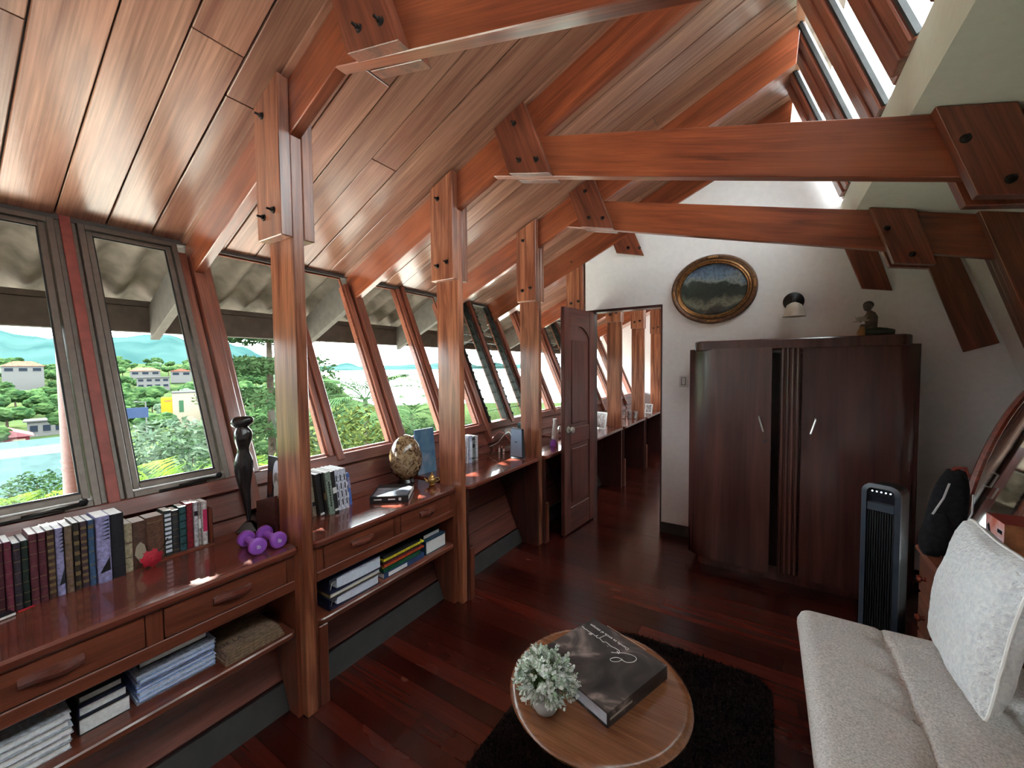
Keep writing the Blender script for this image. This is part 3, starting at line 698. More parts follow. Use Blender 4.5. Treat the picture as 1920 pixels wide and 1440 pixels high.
def yellow_shop():
    t, P = house('roadside_shop', 'cream and yellow roadside shop with green door in the valley', 18.55, 118, -3.4, 4.8, 6, 4.6, 'roof_white', 'wall_cream', 'flat', 0, over=0.1, cat='shop')
    for nm, a, b, z in (('yellow_wing', -4.3, -2.41, 3.6), ('yellow_wing', 2.41, 4.9, 3.0)):
        g = G(); g.extr([P(a, -2.9, -0.4), P(b, -2.9, -0.4), P(b, 2.5, -0.4), P(a, 2.5, -0.4)], (0, 0, z+0.4)); g.build(nm, 'wall_yellow', t)
    g = G(); a = V(P(0, -3.05, 0)); g.extr([P(-1.3, -3.05, 0.4), P(-0.5, -3.05, 0.4), P(-0.5, -3.05, 3.0), P(-1.3, -3.05, 3.0)], (P(0, -3.0, 0)-P(0, -3.05, 0))); g.build('door', 'door_green', t)
    g = G(); g.extr([P(-3.7, -2.95, 2.9), P(-2.6, -2.95, 2.9), P(-2.6, -2.95, 3.1), P(-3.7, -2.95, 3.1)], (P(0, -2.9, 0)-P(0, -2.95, 0))); g.build('sign_band', 'roof_terracotta', t)
yellow_shop()
house('valley_house', 'red gabled house with pale pink roof at the left window edge', 6.0, 108, -8.1, 4.6, 5, 2.2, 'roof_pink', 'wall_red', 'gable', 2, 1.1, glass='wall_cream')
house('valley_house', 'white flat building beside the red gabled house', 8.3, 130, -8.6, 5.2, 5, 3.2, 'roof_white', 'wall_white', 'flat', 3)
house('valley_house', 'long low house with pale teal roof below the red house', 5.6, 60, -5.5, 7.6, 4.5, 2.0, 'roof_teal', 'wall_navy', 'shed', 2, 0.7, turn=0.12)
house('valley_house', 'low building with bright white sloping roof below the teal roof', 6.0, 40, -3.75, 6.5, 4.0, 1.6, 'roof_white', 'wall_white', 'shed', 2, 0.7, turn=0.10)
house('valley_house', 'nearest low roof in pale teal above the grass', 6.2, 24, -2.2, 4.6, 4.0, 1.6, 'roof_teal', 'wall_white', 'shed', 2, 0.9, turn=-0.06)
house('valley_house', 'small pink-roofed shed in front of the white sloping roof', 4.9, 31, -3.0, 1.9, 1.6, 1.4, 'roof_pink', 'wall_white', 'hip', 1, 0.5)
def street_bits():
    c = pol(14.2, 92, -4.9-1.6); a = math.radians(14.2); tan = V((math.sin(a), math.cos(a), 0)); g = G(); n = V((-math.cos(a), math.sin(a), 0))
    g.extr([c-tan*2.4, c+tan*1.9, c+tan*1.9+V((0, 0, 1.7)), c-tan*2.4+V((0, 0, 1.7))], n*0.3); g.build('boundary_wall', 'wall_navy', label='dark blue boundary wall along the valley road', cat='wall')
    b = pol(15.2, 100, -10.5); t = thing('street_lamp', 'thin pale street lamp pole in front of the shop', 'street lamp', b)
    g = G(); g.tube([b, b+V((0, 0, 6.2))], [0.14, 0.09], 8); g.build('pole', 'wall_white', t); g = G(); g.tube([b+V((0, 0, 6.1)), b+V((0.3, -1.3, 6.3))], 0.06, 6); g.box(b.x+0.1, b.x+0.5, b.y-1.7, b.y-1.2, b.z+6.25, b.z+6.4); g.build('lamp_arm', 'wall_white', t)
street_bits()
def palm(name, label, base, hgt, nf, L, seed, mat='leaf_palm', nl=22, lw=0.045, ll=0.36, up=0.9, group=None):
    rnd = random.Random(seed); base = V(base); top = base+V((0, 0, hgt)); t = thing(name, label, 'palm', base, group)
    g = G(); g.tube([base, base+V((0.05, 0.03, hgt*0.5)), top], [0.09, 0.06, 0.05], 8); g.build('trunk', 'bark', t, smooth=True)
    for k in range(nf):
        a = 2*pi*k/nf+rnd.uniform(-0.25, 0.25); el = rnd.uniform(0.25, 1.15)*up; ln = L*rnd.uniform(0.75, 1.15); d = V((math.cos(a), math.sin(a), 0)); g = G(); path = []
        for j in range(9):
            s = j/8; path.append(top+d*(ln*s*math.cos(el*(1-0.3*s)))+V((0, 0, ln*(math.sin(el)*s-0.62*s*s))))
        g.tube(path, [0.012*(1-0.8*j/8)+0.002 for j in range(9)], 4)
        side = d.cross(V((0, 0, 1))).normalized()
        for j in range(nl):
            s = 0.12+0.88*j/nl; f = s*8; i = min(7, int(f)); p = path[i].lerp(path[i+1], f-i); tg = (path[i+1]-path[i]).normalized(); upv = side.cross(tg)
            l = ll*ln*(0.35+0.9*math.sin(pi*min(1, s*0.9+0.06)))*rnd.uniform(0.85, 1.1)
            for sd in (-1, 1):
                dr = (side*sd*0.8+tg*0.65+upv*0.12-V((0, 0, 0.12))).normalized(); ww = lw*ln*0.5; e = p+dr*l-V((0, 0, 0.12*l))
                m = p+dr*l*0.5; g.add([p, m+tg*ww*0.5, e, m-tg*ww*0.5], [(0, 1, 2, 3)])
        g.build('frond', mat, t)
    return t
palm('areca_palm', 'yellow-green palm just outside the second casement', pol(16.2, 5.6), -pol(16.2, 5.6).z+0.02, 15, 1.15, 1, up=1.0)
palm('areca_palm', 'yellow-green palm at the right below the second casement', pol(21.4, 6.4), -pol(21.4, 6.4).z-0.05, 13, 1.0, 2, up=1.0)
palm('areca_palm', 'low palm tuft below the first casement', pol(6.4, 7.2), -pol(6.4, 7.2).z-0.30, 13, 1.0, 3, 'leaf_palm', up=1.2)
palm('feather_palm', 'blue-green feather palm behind the flowering bush', pol(37.5, 9.4), -pol(37.5, 9.4).z+0.80, 13, 1.7, 4, 'leaf_bush', nl=28)
palm('feather_palm', 'feather palm to the right of the flowering bush', pol(43.5, 12.5), -pol(43.5, 12.5).z+0.1, 12, 1.6, 5, 'leaf_bush', nl=28)
def near_plants():
    rnd = random.Random(9)
    def shrub(name, label, az, r, ztop, rad, n, size, mat, cat='shrub', shell=0.35, flat=0.6):
        b = pol(az, r); t = thing(name, label, cat, b); c = V((b.x, b.y, ztop-rad[2]))
        g = G(); leaf_cloud(g, c, rad, n, size, rnd, flat, shell); g.build('foliage', mat, t)
        g = G()
        for k in range(6):
            a = 2*pi*k/6; g.tube([b+V((0.05*math.cos(a), 0.05*math.sin(a), 0)), (b+c)/2+V((rad[0]*0.25*math.cos(a), rad[1]*0.25*math.sin(a), 0)), c+V((rad[0]*0.6*math.cos(a), rad[1]*0.6*math.sin(a), rad[2]*0.4))], [0.06, 0.04, 0.015], 6)
        g.build('stem', 'bark', t, smooth=True)
    shrub('grey_green_tree', 'grey-green feathery tree in the middle of the second casement', 17.4, 20, -0.35, (2.7, 2.7, 2.2), 6000, 0.27, 'leaf_pale', 'tree')
    shrub('flowering_bush', 'olive and yellow flowering bush outside the wood-framed windows', 35.5, 6.8, 0.95, (1.15, 1.15, 1.25), 4600, 0.11, 'leaf_olive')
    shrub('low_bush', 'green bush under the stone egg window', 43.5, 9.2, 0.45, (1.0, 1.0, 1.1), 2600, 0.11, 'leaf_bush')
    shrub('slender_tree', 'slender green tree behind the feather palm', 32.3, 16, 2.0, (0.9, 0.9, 2.6), 2600, 0.22, 'leaf_bush', 'tree')
    shrub('valley_bush', 'round green bush beside the pink pipe', 7.8, 19, -1.55, (1.2, 1.2, 1.0), 2200, 0.16, 'leaf_bush')
    shrub('valley_bush', 'yellow-green bush left of the round green bush', 4.2, 18, -1.9, (1.0, 1.0, 0.8), 1800, 0.15, 'leaf_olive')
    # tall tree with layered boughs
    b = pol(26.4, 12.5); t = thing('layered_tree', 'tall dense green tree with layered boughs behind the first post', 'tree', b)
    g = G(); g.tube([b, b+V((0.1, 0, 4)), b+V((0, 0.05, 9.0))], [0.13, 0.10, 0.04], 8); g.build('trunk', 'bark', t, smooth=True)
    for lv in range(9):
        g = G(); z = 0.9+lv*0.82; R = 1.95*(1-0.055*lv)
        for k in range(7):
            a = 2*pi*k/7+lv*0.45+rnd.uniform(-0.2, 0.2); L = R*rnd.uniform(0.75, 1.05); d = V((math.cos(a), math.sin(a), 0))
            g.tube([b+V((0, 0, z)), b+d*L*0.5+V((0, 0, z+0.15)), b+d*L+V((0, 0, z+0.1))], [0.05, 0.03, 0.01], 5, mi=1)
            for s in (0.45, 0.7, 0.95): leaf_cloud(g, b+d*L*s+V((0, 0, z+0.15)), (0.50, 0.50, 0.26), 105, 0.16, rnd, 0.5, 0.1)
        g.build('bough', ['leaf_bush', 'bark'], t)
near_plants()
def downpipe():
    t = thing('downpipe', 'dusty pink round pipe standing under the eaves', 'pipe', (-3.50, 0.615, -3.3)); x, y = -3.50, 0.615
    g = G(); g.tube([(x, y, -3.4), (x, y, 1.73)], 0.056, 20, cap=True); g.build('pipe', 'downpipe_pink', t, smooth=True)
    for z in (0.92, 0.965):
        g = G(); g.lathe([(0.057, z-0.008), (0.060, z-0.006), (0.060, z+0.006), (0.057, z+0.008)], 20, Matrix.Translation((x, y, 0))); g.build('collar', 'downpipe_pink', t, smooth=True)
downpipe()

# ------------------------------------------------------------------ built-in desks between the posts
DZ = 0.75; SHELF = 0.39
FRONT = [-1.655, -1.634, -1.578, -1.545, -1.475, -1.465, -1.46]
def rounded_top(x0, x1, y0, y1, r, n=5, front_only=True):
    pts = [(x0, y0)]
    for k in range(n+1):
        a = -pi/2+pi/2*k/n; pts.append((x1-r+r*math.cos(a), y0+r+r*math.sin(a)))
    for k in range(n+1):
        a = pi/2*k/n; pts.append((x1-r+r*math.cos(a), y1-r+r*math.sin(a)))
    pts.append((x0, y1)); return pts
def make_handle(y, z, x, parent, L=0.125):
    """carved wooden pull: a bar that swells to a raised ridge at one side of its middle"""
    g = G(); N = 12; vs = []; fs = []
    for k in range(N+1):
        s = k/N; yy = y-L/2+L*s
        out = 0.012+0.016*(min(1, s/0.42) if s < 0.5 else max(0.0, 1-(s-0.5)/0.42))
        hh = 0.013+0.003*math.sin(pi*s); dz = 0.004*math.sin(2*pi*s)
        for (a, b) in ((0, -hh), (out*0.8, -hh*0.8), (out, 0), (out*0.8, hh*0.9), (0, hh)): vs.append((x+a, yy, z+b+dz))
    for k in range(N):
        for c in range(5): fs.append((k*5+c, k*5+(c+1) % 5, (k+1)*5+(c+1) % 5, (k+1)*5+c))
    fs.append((0, 1, 2, 3, 4)); fs.append(tuple(N*5+c for c in (4, 3, 2, 1, 0)))
    return mk('handle', vs, fs, 'desk_wood', parent, frame_m((x, y, z), (0, 1, 0), (0, 0, 1)))
def desk(i, label, drawers):
    y0 = TR[i][0]+TH/2+0.001; y1 = TR[i+1][0]-TH/2-0.001; xf = FRONT[i]
    t = thing('built_in_desk', label, 'desk', ((xf+slant(0.7))/2, (y0+y1)/2, 0), 'built-in desks along the windows')
    xb = slant(DZ-0.03, -0.026)
    pl = [(p[0], p[1], DZ-0.032) for p in rounded_top(xb, xf, y0, y1, 0.03)]
    extr('worktop', pl, (0, 0, 0.032), 'desk_wood', t, g=(0, 1, 0), bevel=0.008)
    def sidep(ya, yb, z1=DZ-0.033, xe=None):
        xe = xe if xe is not None else xf-0.022
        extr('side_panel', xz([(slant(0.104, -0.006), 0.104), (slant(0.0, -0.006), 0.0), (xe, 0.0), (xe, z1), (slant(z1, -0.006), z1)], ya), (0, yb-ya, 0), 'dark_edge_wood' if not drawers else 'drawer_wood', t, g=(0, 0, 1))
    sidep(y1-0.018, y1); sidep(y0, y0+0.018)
    if drawers:
        zt = DZ-0.033; zb = 0.606; zr = 0.563; xs = xf-0.022; ym = (y0+y1)/2
        box('rail', xs-0.02, xs+0.004, y0+0.018, y1-0.018, zr, zb, 'drawer_wood', t, g='y', bevel=0.003)
        for a, b in ((y0+0.018, y0+0.05), (ym-0.022, ym+0.022), (y1-0.05, y1-0.018)):
            box('stile', xs-0.02, xs+0.002, a, b, zb, zt, 'drawer_wood', t, g='z', bevel=0.002)
        box('underside', xb+0.05, xs-0.02, y0+0.018, y1-0.018, zr+0.004, zr+0.016, 'dark_edge_wood', t, g='y')
        for a, b in ((y0+0.053, ym-0.025), (ym+0.025, y1-0.053)):
            d = box('drawer', xs-0.016, xs+0.006, a, b, zb+0.003, zt-0.004, 'drawer_wood', t, g='y', bevel=0.004)
            make_handle((a+b)/2, (zb+zt)/2+0.004, xs+0.0055, d)
        pl = [(p[0], p[1], SHELF-0.026) for p in rounded_top(slant(SHELF-0.03, -0.012), xf-0.012, y0+0.018, y1-0.018, 0.03)]
        extr('shelf', pl, (0, 0, 0.026), 'drawer_wood', t, g=(0, 1, 0), bevel=0.005)
    box('foot', xf-0.13, xf-0.012, y0+0.0185, y0+0.06, 0, SHELF-0.027 if drawers else 0.34, 'drawer_wood', t, g='z', bevel=0.003)
    return t
desk(0, 'varnished desk with two drawers carrying the long row of old books', True)
desk(1, 'varnished desk with two drawers carrying the stone egg and teapot', True)
desk(2, 'varnished desk without drawers carrying the grey modem', False)
desk(3, 'varnished desk top half hidden behind the open door', False)
desk(4, 'desk top first beyond the doorway, holding a single photo frame', False)
desk(5, 'desk top beyond the doorway holding three small photo frames', False)
desk(6, 'desk top farthest away beyond the doorway', False)
# slanted end board above the first desk, next to the post
o = extr('end_board', xz([(-1.823, DZ), (-1.823, 0.94), (-1.985, 0.892), (-1.985, DZ)], TR[1][0]-TH/2-0.016), (0, 0.014, 0), 'dark_edge_wood', g=(1, 0, 0),
     label='dark brown wedge-shaped end board behind the purple dumbbells', cat='board')
o['category'] = 'board'

# ------------------------------------------------------------------ door leaf, standing open
def build_door():
    hx, hy = -1.437, 3.735; ex, ey = -1.492, 3.165
    d = V((ex-hx, ey-hy, 0)); L = d.length; d.normalize(); n = V((-d.y, d.x, 0))    # n points to the room (+X)
    if n.x < 0: n = -n
    t = thing('door_1', 'open dark red-brown panelled door leaf with round metal knob', None, (hx, hy, 0), kind='structure')
    P = lambda s, z, o: V((hx, hy, 0))+d*s+V((0, 0, z))+n*o
    H = 2.015; z0 = 0.012
    def bar(nm, s0, s1, a, b, o0, o1, g, par=t): extr(nm, [P(s0, a, o0), P(s1, a, o0), P(s1, b, o0), P(s0, b, o0)], n*(o1-o0), 'door_wood', par, g=g, bevel=0.004)
    st = 0.105
    bar('stile', 0.004, st, z0, H, -0.019, 0.019, (0, 0, 1)); bar('stile', L-st, L, z0, H, -0.019, 0.019, (0, 0, 1))
    for a, b in ((z0, 0.235), (0.80, 0.945)): bar('rail', st, L-st, a, b, -0.018, 0.018, d)
    # arched top rail
    N = 12; top = [P(st, H, -0.018), P(L-st, H, -0.018)]; arc = []
    for k in range(N+1):
        s = k/N; arc.append(P(L-st-(L-2*st)*s, 1.755+0.105*math.sin(pi*s)**0.8, -0.018))
    extr('rail', top+arc, n*0.036, 'door_wood', t, g=d)
    bar('panel', st-0.004, L-st+0.004, 0.23, 0.805, -0.008, 0.008, (0, 0, 1)); bar('panel', st-0.004, L-st+0.004, 0.94, 1.87, -0.008, 0.008, (0, 0, 1))
    for a, b in ((0.275, 0.76), (0.985, 1.73)):
        for o0, o1 in ((0.008, 0.015), (-0.015, -0.008)): bar('raised_field', st+0.035, L-st-0.035, a, b, o0, o1, (0, 0, 1))
    for s in (1, -1):
        k = P(L-0.06, 0.945, 0.019*s); M = frame_m(k, (0, 0, 1), n*s)
        g = G(); g.lathe([(0.030, 0), (0.030, 0.005), (0.012, 0.008), (0.011, 0.022), (0.024, 0.03), (0.029, 0.042), (0.024, 0.054), (0.006, 0.058)], 18, M); g.build('knob', 'chrome', t, smooth=True)
    for z in (0.25, 1.0, 1.78):
        g = G(); g.tube([P(0.0, z-0.045, 0.0), P(0.0, z+0.045, 0.0)], 0.007, 8); g.build('hinge', 'brass', t, smooth=True)
build_door()
def build_strike():
    g = G(); g.box(-0.806, -0.8045, WALL_Y+0.03, WALL_Y+0.06, 0.90, 0.99)
    o = g.build('strike_plate', 'chrome', label='small metal strike plate on the right door jamb', cat='lock plate')
build_strike()

# ------------------------------------------------------------------ wardrobe
def build_wardrobe():
    t = thing('wardrobe', 'large dark brown two-door wardrobe with rounded corners against the white wall', 'wardrobe', (0.13, 3.46, 0))
    X0, X1, YF, YK = -0.485, 0.752, 3.255, 3.738
    def plan(x0, x1, yf, yk, r, n=6):
        p = [(x0, yk)]
        for k in range(n+1):
            a = pi+pi/2*k/n; p.append((x0+r+r*math.cos(a), yf+r+r*math.sin(a)))
        for k in range(n+1):
            a = -pi/2+pi/2*k/n; p.append((x1-r+r*math.cos(a), yf+r+r*math.sin(a)))
        p.append((x1, yk)); return p
    ex = lambda nm, pl, z0, z1, bev=0.0, par=t: extr(nm, [(p[0], p[1], z0) for p in pl], (0, 0, z1-z0), 'wardrobe_wood', par, g=(0, 0, 1), bevel=bev)
    for sx in (-1, 1):
        xa = X0 if sx < 0 else X1-0.025
        box('side', xa, xa+0.025, YF+0.055, YK, 0.085, 1.60, 'wardrobe_wood', t, g='z', bevel=0.004)
    box('back', X0+0.025, X1-0.025, YK-0.015, YK, 0.085, 1.60, 'dark_edge_wood', t, g='z'); box('bottom', X0+0.025, X1-0.025, YF+0.02, YK-0.015, 0.085, 0.105, 'dark_edge_wood', t, g='x'); box('top', X0+0.025, X1-0.025, YF+0.02, YK-0.015, 1.58, 1.60, 'dark_edge_wood', t, g='x')
    box('divider', 0.10, 0.125, YF+0.0005, YK-0.015, 0.105, 1.58, 'dark_edge_wood', t, g='z')
    ex('plinth', plan(X0+0.05, X1-0.05, YF+0.03, YK, 0.05), 0.0, 0.084)
    ex('crown', plan(X0+0.024, X1-0.03, YF-0.035, YK, 0.07), 1.601, 1.672, 0.008)
    def door(side):
        # bowed door in plan, front face swelling outwards and wrapping round the outer corner
        pts = []; n = 14
        if side < 0:
            xa, xb = X0-0.012, 0.026
            for k in range(n+1):
                s = k/n; x = xa+(xb-xa)*s
                y = 3.232-0.040*s + 0.075*(1-min(1, s/0.30))**2.2
                pts.append((x, y))
        else:
            xa, xb = 0.192, X1+0.012
            for k in range(n+1):
                s = k/n; x = xa+(xb-xa)*s
                y = 3.222 + 0.075*(max(0, (s-0.72)/0.28))**2.2
                pts.append((x, y))
        poly = pts+[(p[0], p[1]+0.022) for p in reversed(pts)]
        o = mk('door', *extr_data([(p[0], p[1], 0.075) for p in poly], (0, 0, 1.54)), 'wardrobe_wood', t, frame_m(((xa+xb)/2, 3.2, 0.8), (0, 0, 1), (0, -1, 0)), smooth=True)
        return o, pts
    d1, p1 = door(-1); d2, p2 = door(1)
    # fluted pilaster between the doors
    pa, pb = 0.074, 0.186
    box('pilaster', pa, pb, 3.232, 3.254, 0.09, 1.62, 'wardrobe_wood', t, g='z')
    for k in range(4):
        xc = pa+(pb-pa)*(k+0.5)/4
        g = G(); g.tube([(xc, 3.232, 0.09), (xc, 3.232, 1.64)], (0.0115), 10); g.build('reed', 'wardrobe_wood', t, smooth=True, frame=frame_m((xc, 3.23, 0.8), (0, 0, 1), (0, -1, 0)))
    for d, x, y, tilt in ((d1, -0.03, 3.193, -0.012), (d2, 0.255, 3.222, 0.012)):
        g = G(); z = 1.098
        g.tube([(x-tilt, y+0.002, z-0.05), (x-tilt, y-0.022, z-0.045), (x+tilt, y-0.022, z+0.045), (x+tilt, y+0.002, z+0.05)], 0.0055, 8)
        g.build('handle', 'chrome', d, smooth=True)
    g = G(); M = Matrix.Translation((-0.006, 3.194, 0.985)) @ Matrix.Rotation(pi/2, 4, 'X'); g.lathe([(0.009, 0), (0.009, 0.002)], 12, M); g.build('keyhole', 'dark_metal', d1)
build_wardrobe()

# ------------------------------------------------------------------ things on the end wall
def ring(name, c, a, b, prof, mat, parent, n=48):
    """elliptical moulding in the wall plane; prof: list of (inset, proud)"""
    g = G(); vs = []; fs = []; m = len(prof)
    for k in range(n):
        an = 2*pi*k/n
        for ins, pr in prof: vs.append((c[0]+(a-ins)*math.cos(an), c[1]-pr, c[2]+(b-ins)*math.sin(an)))
    for k in range(n):
        for j in range(m-1): fs.append((k*m+j, ((k+1) % n)*m+j, ((k+1) % n)*m+j+1, k*m+j+1))
    g.add(vs, fs); return g.build(name, mat, parent, smooth=True)
def painting_mat():
    m, nt, p = new_mat('landscape_painting'); N = nt.nodes.new; Lk = nt.links.new
    p.inputs['Roughness'].default_value = 0.6
    tc = N('ShaderNodeTexCoord'); sep = N('ShaderNodeSeparateXYZ'); Lk(tc.outputs['Object'], sep.inputs[0])
    n1 = N('ShaderNodeTexNoise'); n1.inputs['Scale'].default_value = 7; n1.inputs['Detail'].default_value = 7; Lk(tc.outputs['Object'], n1.inputs['Vector'])
    ma = N('ShaderNodeMath'); ma.operation = 'MULTIPLY_ADD'; ma.inputs[1].default_value = 0.30; Lk(n1.outputs['Fac'], ma.inputs[0]); Lk(sep.outputs['Z'], ma.inputs[2])
    mr = N('ShaderNodeMapRange'); mr.inputs['From Min'].default_value = -0.07; mr.inputs['From Max'].default_value = 0.36; Lk(ma.outputs[0], mr.inputs['Value'])
    r = N('ShaderNodeValToRGB'); cr = r.color_ramp
    cols = [(0.0, (0.012, 0.011, 0.009)), (0.16, (0.05, 0.045, 0.033)), (0.24, (0.20, 0.185, 0.13)), (0.36, (0.13, 0.125, 0.085)), (0.42, (0.018, 0.024, 0.016)), (0.60, (0.03, 0.038, 0.028)), (0.66, (0.22, 0.24, 0.22)), (0.78, (0.13, 0.19, 0.27)), (1.0, (0.045, 0.075, 0.14))]
    cr.elements[0].position = cols[0][0]; cr.elements[0].color = (*cols[0][1], 1); cr.elements[1].position = cols[-1][0]; cr.elements[1].color = (*cols[-1][1], 1)
    for pos, c in cols[1:-1]:
        e = cr.elements.new(pos); e.color = (*c, 1)
    Lk(mr.outputs[0], r.inputs['Fac'])
    n2 = N('ShaderNodeTexNoise'); n2.inputs['Scale'].default_value = 42; n2.inputs['Detail'].default_value = 3; Lk(tc.outputs['Object'], n2.inputs['Vector'])
    r2 = N('ShaderNodeValToRGB'); r2.color_ramp.elements[0].position = 0.40; r2.color_ramp.elements[1].position = 0.52; r2.color_ramp.elements[0].color = (0.25, 0.25, 0.25, 1)
    Lk(n2.outputs['Fac'], r2.inputs['Fac'])
    mx = N('ShaderNodeMix'); mx.data_type = 'RGBA'; mx.blend_type = 'MULTIPLY'; mx.inputs[0].default_value = 0.6; Lk(r.outputs['Color'], mx.inputs[6]); Lk(r2.outputs['Color'], mx.inputs[7])
    Lk(mx.outputs[2], p.inputs['Base Color'])
painting_mat()
plain('gilt', (0.30, 0.145, 0.055), 0.36, metal=0.7, var=0.25, nscale=60)
plain('gilt_dark', (0.13, 0.062, 0.03), 0.42, metal=0.4, var=0.25, nscale=50)
glass_mat('dome_glass', (0.97, 0.98, 0.98), 0.06)
def build_picture():
    c = (-0.392, WALL_Y-0.001, 2.125)
    t = thing('oval_picture', 'oval landscape painting under domed glass in a gilt frame', 'picture', c)
    ring('frame', c, 0.322, 0.283, [(0.0, 0.0), (0.0, 0.018), (0.014, 0.034), (0.032, 0.030), (0.040, 0.022)], 'gilt_dark', t)
    ring('inner_moulding', c, 0.283, 0.244, [(0.0, 0.012), (0.004, 0.030), (0.014, 0.034), (0.022, 0.024), (0.030, 0.026), (0.036, 0.012)], 'gilt', t)
    for an in (0.08, pi/2, pi+0.1, -pi/2):
        for da in (-0.10, -0.05, 0.0, 0.05, 0.10):
            a = an+da; g = G(); g.ball((c[0]+0.300*math.cos(a), c[1]-0.034, c[2]+0.261*math.sin(a)), (0.011, 0.007, 0.009), 8); g.build('ornament', 'gilt', t, smooth=True)
    n = 48; g = G(); g.add([(c[0]+0.252*math.cos(2*pi*k/n), c[1]-0.006, c[2]+0.213*math.sin(2*pi*k/n)) for k in range(n)], [tuple(range(n))]); g.build('canvas', 'landscape_painting', t, frame=Matrix.Translation((c[0], c[1]-0.006, c[2])))
    g = G(); vs = []; fs = []; m = 7
    for j in range(m):
        r = 1-j/m
        for k in range(n): vs.append((c[0]+0.250*r*math.cos(2*pi*k/n), c[1]-0.012-0.048*(1-r*r), c[2]+0.211*r*math.sin(2*pi*k/n)))
    vs.append((c[0], c[1]-0.06, c[2]))
    for j in range(m-1):
        for k in range(n): fs.append((j*n+k, j*n+(k+1) % n, (j+1)*n+(k+1) % n, (j+1)*n+k))
    for k in range(n): fs.append(((m-1)*n+k, (m-1)*n+(k+1) % n, m*n))
    g.add(vs, fs); g.build('glass_dome', 'dome_glass', t, smooth=True)
build_picture()
plain('sconce_metal', (0.012, 0.009, 0.010), 0.4, metal=0.5)
plain('frosted_shade', (0.52, 0.44, 0.36), 0.4, var=0.05)
def build_sconce():
    c = V((0.160, WALL_Y, 1.975))
    t = thing('wall_lamp', 'small wall lamp with dark round backplate and pale bell shade', 'wall lamp', c)
    g = G(); M = Matrix.Translation(c) @ Matrix.Rotation(pi/2, 4, 'X'); g.lathe([(0.068, 0.0), (0.068, 0.008), (0.060, 0.018), (0.040, 0.028), (0.022, 0.040), (0.014, 0.046)], 24, M); g.build('backplate', 'sconce_metal', t, smooth=True)
    g = G(); g.tube([c+V((0, -0.03, 0)), c+V((0, -0.085, 0.012)), c+V((0, -0.115, -0.005)), c+V((0, -0.12, -0.028))], 0.011, 10); g.build('arm', 'sconce_metal', t, smooth=True)
    g = G(); M = Matrix.Translation(c+V((0, -0.12, -0.125))); g.lathe([(0.074, 0.0), (0.066, 0.012), (0.058, 0.05), (0.046, 0.085), (0.022, 0.100), (0.010, 0.104)], 24, M); g.build('shade', 'frosted_shade', t, smooth=True)
build_sconce()
plain('switch_plastic', (0.62, 0.60, 0.60), 0.4, var=0.01)
def build_switch():
    t = thing('light_switch', 'white rocker light switch left of the wardrobe', 'light switch', (-0.612, WALL_Y, 1.362))
    box('cover_plate', -0.647, -0.577, WALL_Y-0.008, WALL_Y-0.0005, 1.312, 1.412, 'switch_plastic', t, bevel=0.003)
    g = G()
    for a, b, c2, d in ((-0.631, -0.627, 1.328, 1.396), (-0.597, -0.593, 1.328, 1.396), (-0.627, -0.597, 1.328, 1.332), (-0.627, -0.597, 1.392, 1.396)): g.box(a, b, WALL_Y-0.0095, WALL_Y-0.0078, c2, d)
    g.build('gap', 'dark_metal', t)
    box('rocker', -0.626, -0.598, WALL_Y-0.012, WALL_Y-0.008, 1.333, 1.391, 'switch_plastic', t, bevel=0.002)
build_switch()

# ------------------------------------------------------------------ sofa, pillow
def fabric(name, col, scale, bump, var=0.25, rough=0.95, fuzz=0.3, dist=0.01):
    m = plain(name, col, rough, var=var, nscale=scale, spec=0.15, sheen=fuzz)
    nt = m.node_tree; p = nt.nodes['Principled BSDF']
    tc = nt.nodes.new('ShaderNodeTexCoord'); n = nt.nodes.new('ShaderNodeTexNoise'); n.inputs['Scale'].default_value = scale; n.inputs['Detail'].default_value = 6
    nt.links.new(tc.outputs['Object'], n.inputs['Vector']); bp = nt.nodes.new('ShaderNodeBump'); bp.inputs['Strength'].default_value = bump; bp.inputs['Distance'].default_value = dist
    nt.links.new(n.outputs['Fac'], bp.inputs['Height']); nt.links.new(bp.outputs['Normal'], p.inputs['Normal']); return m
fabric('sofa_fabric', (0.66, 0.63, 0.61), 170, 0.5, var=0.16)
fabric('pillow_fleece', (0.86, 0.90, 0.95), 75, 0.9, var=0.06, fuzz=0.6, dist=0.02)
plain('pillow_piping', (0.80, 0.80, 0.78), 0.9, var=0.03)
plain('sofa_leg', (0.02, 0.015, 0.012), 0.4)
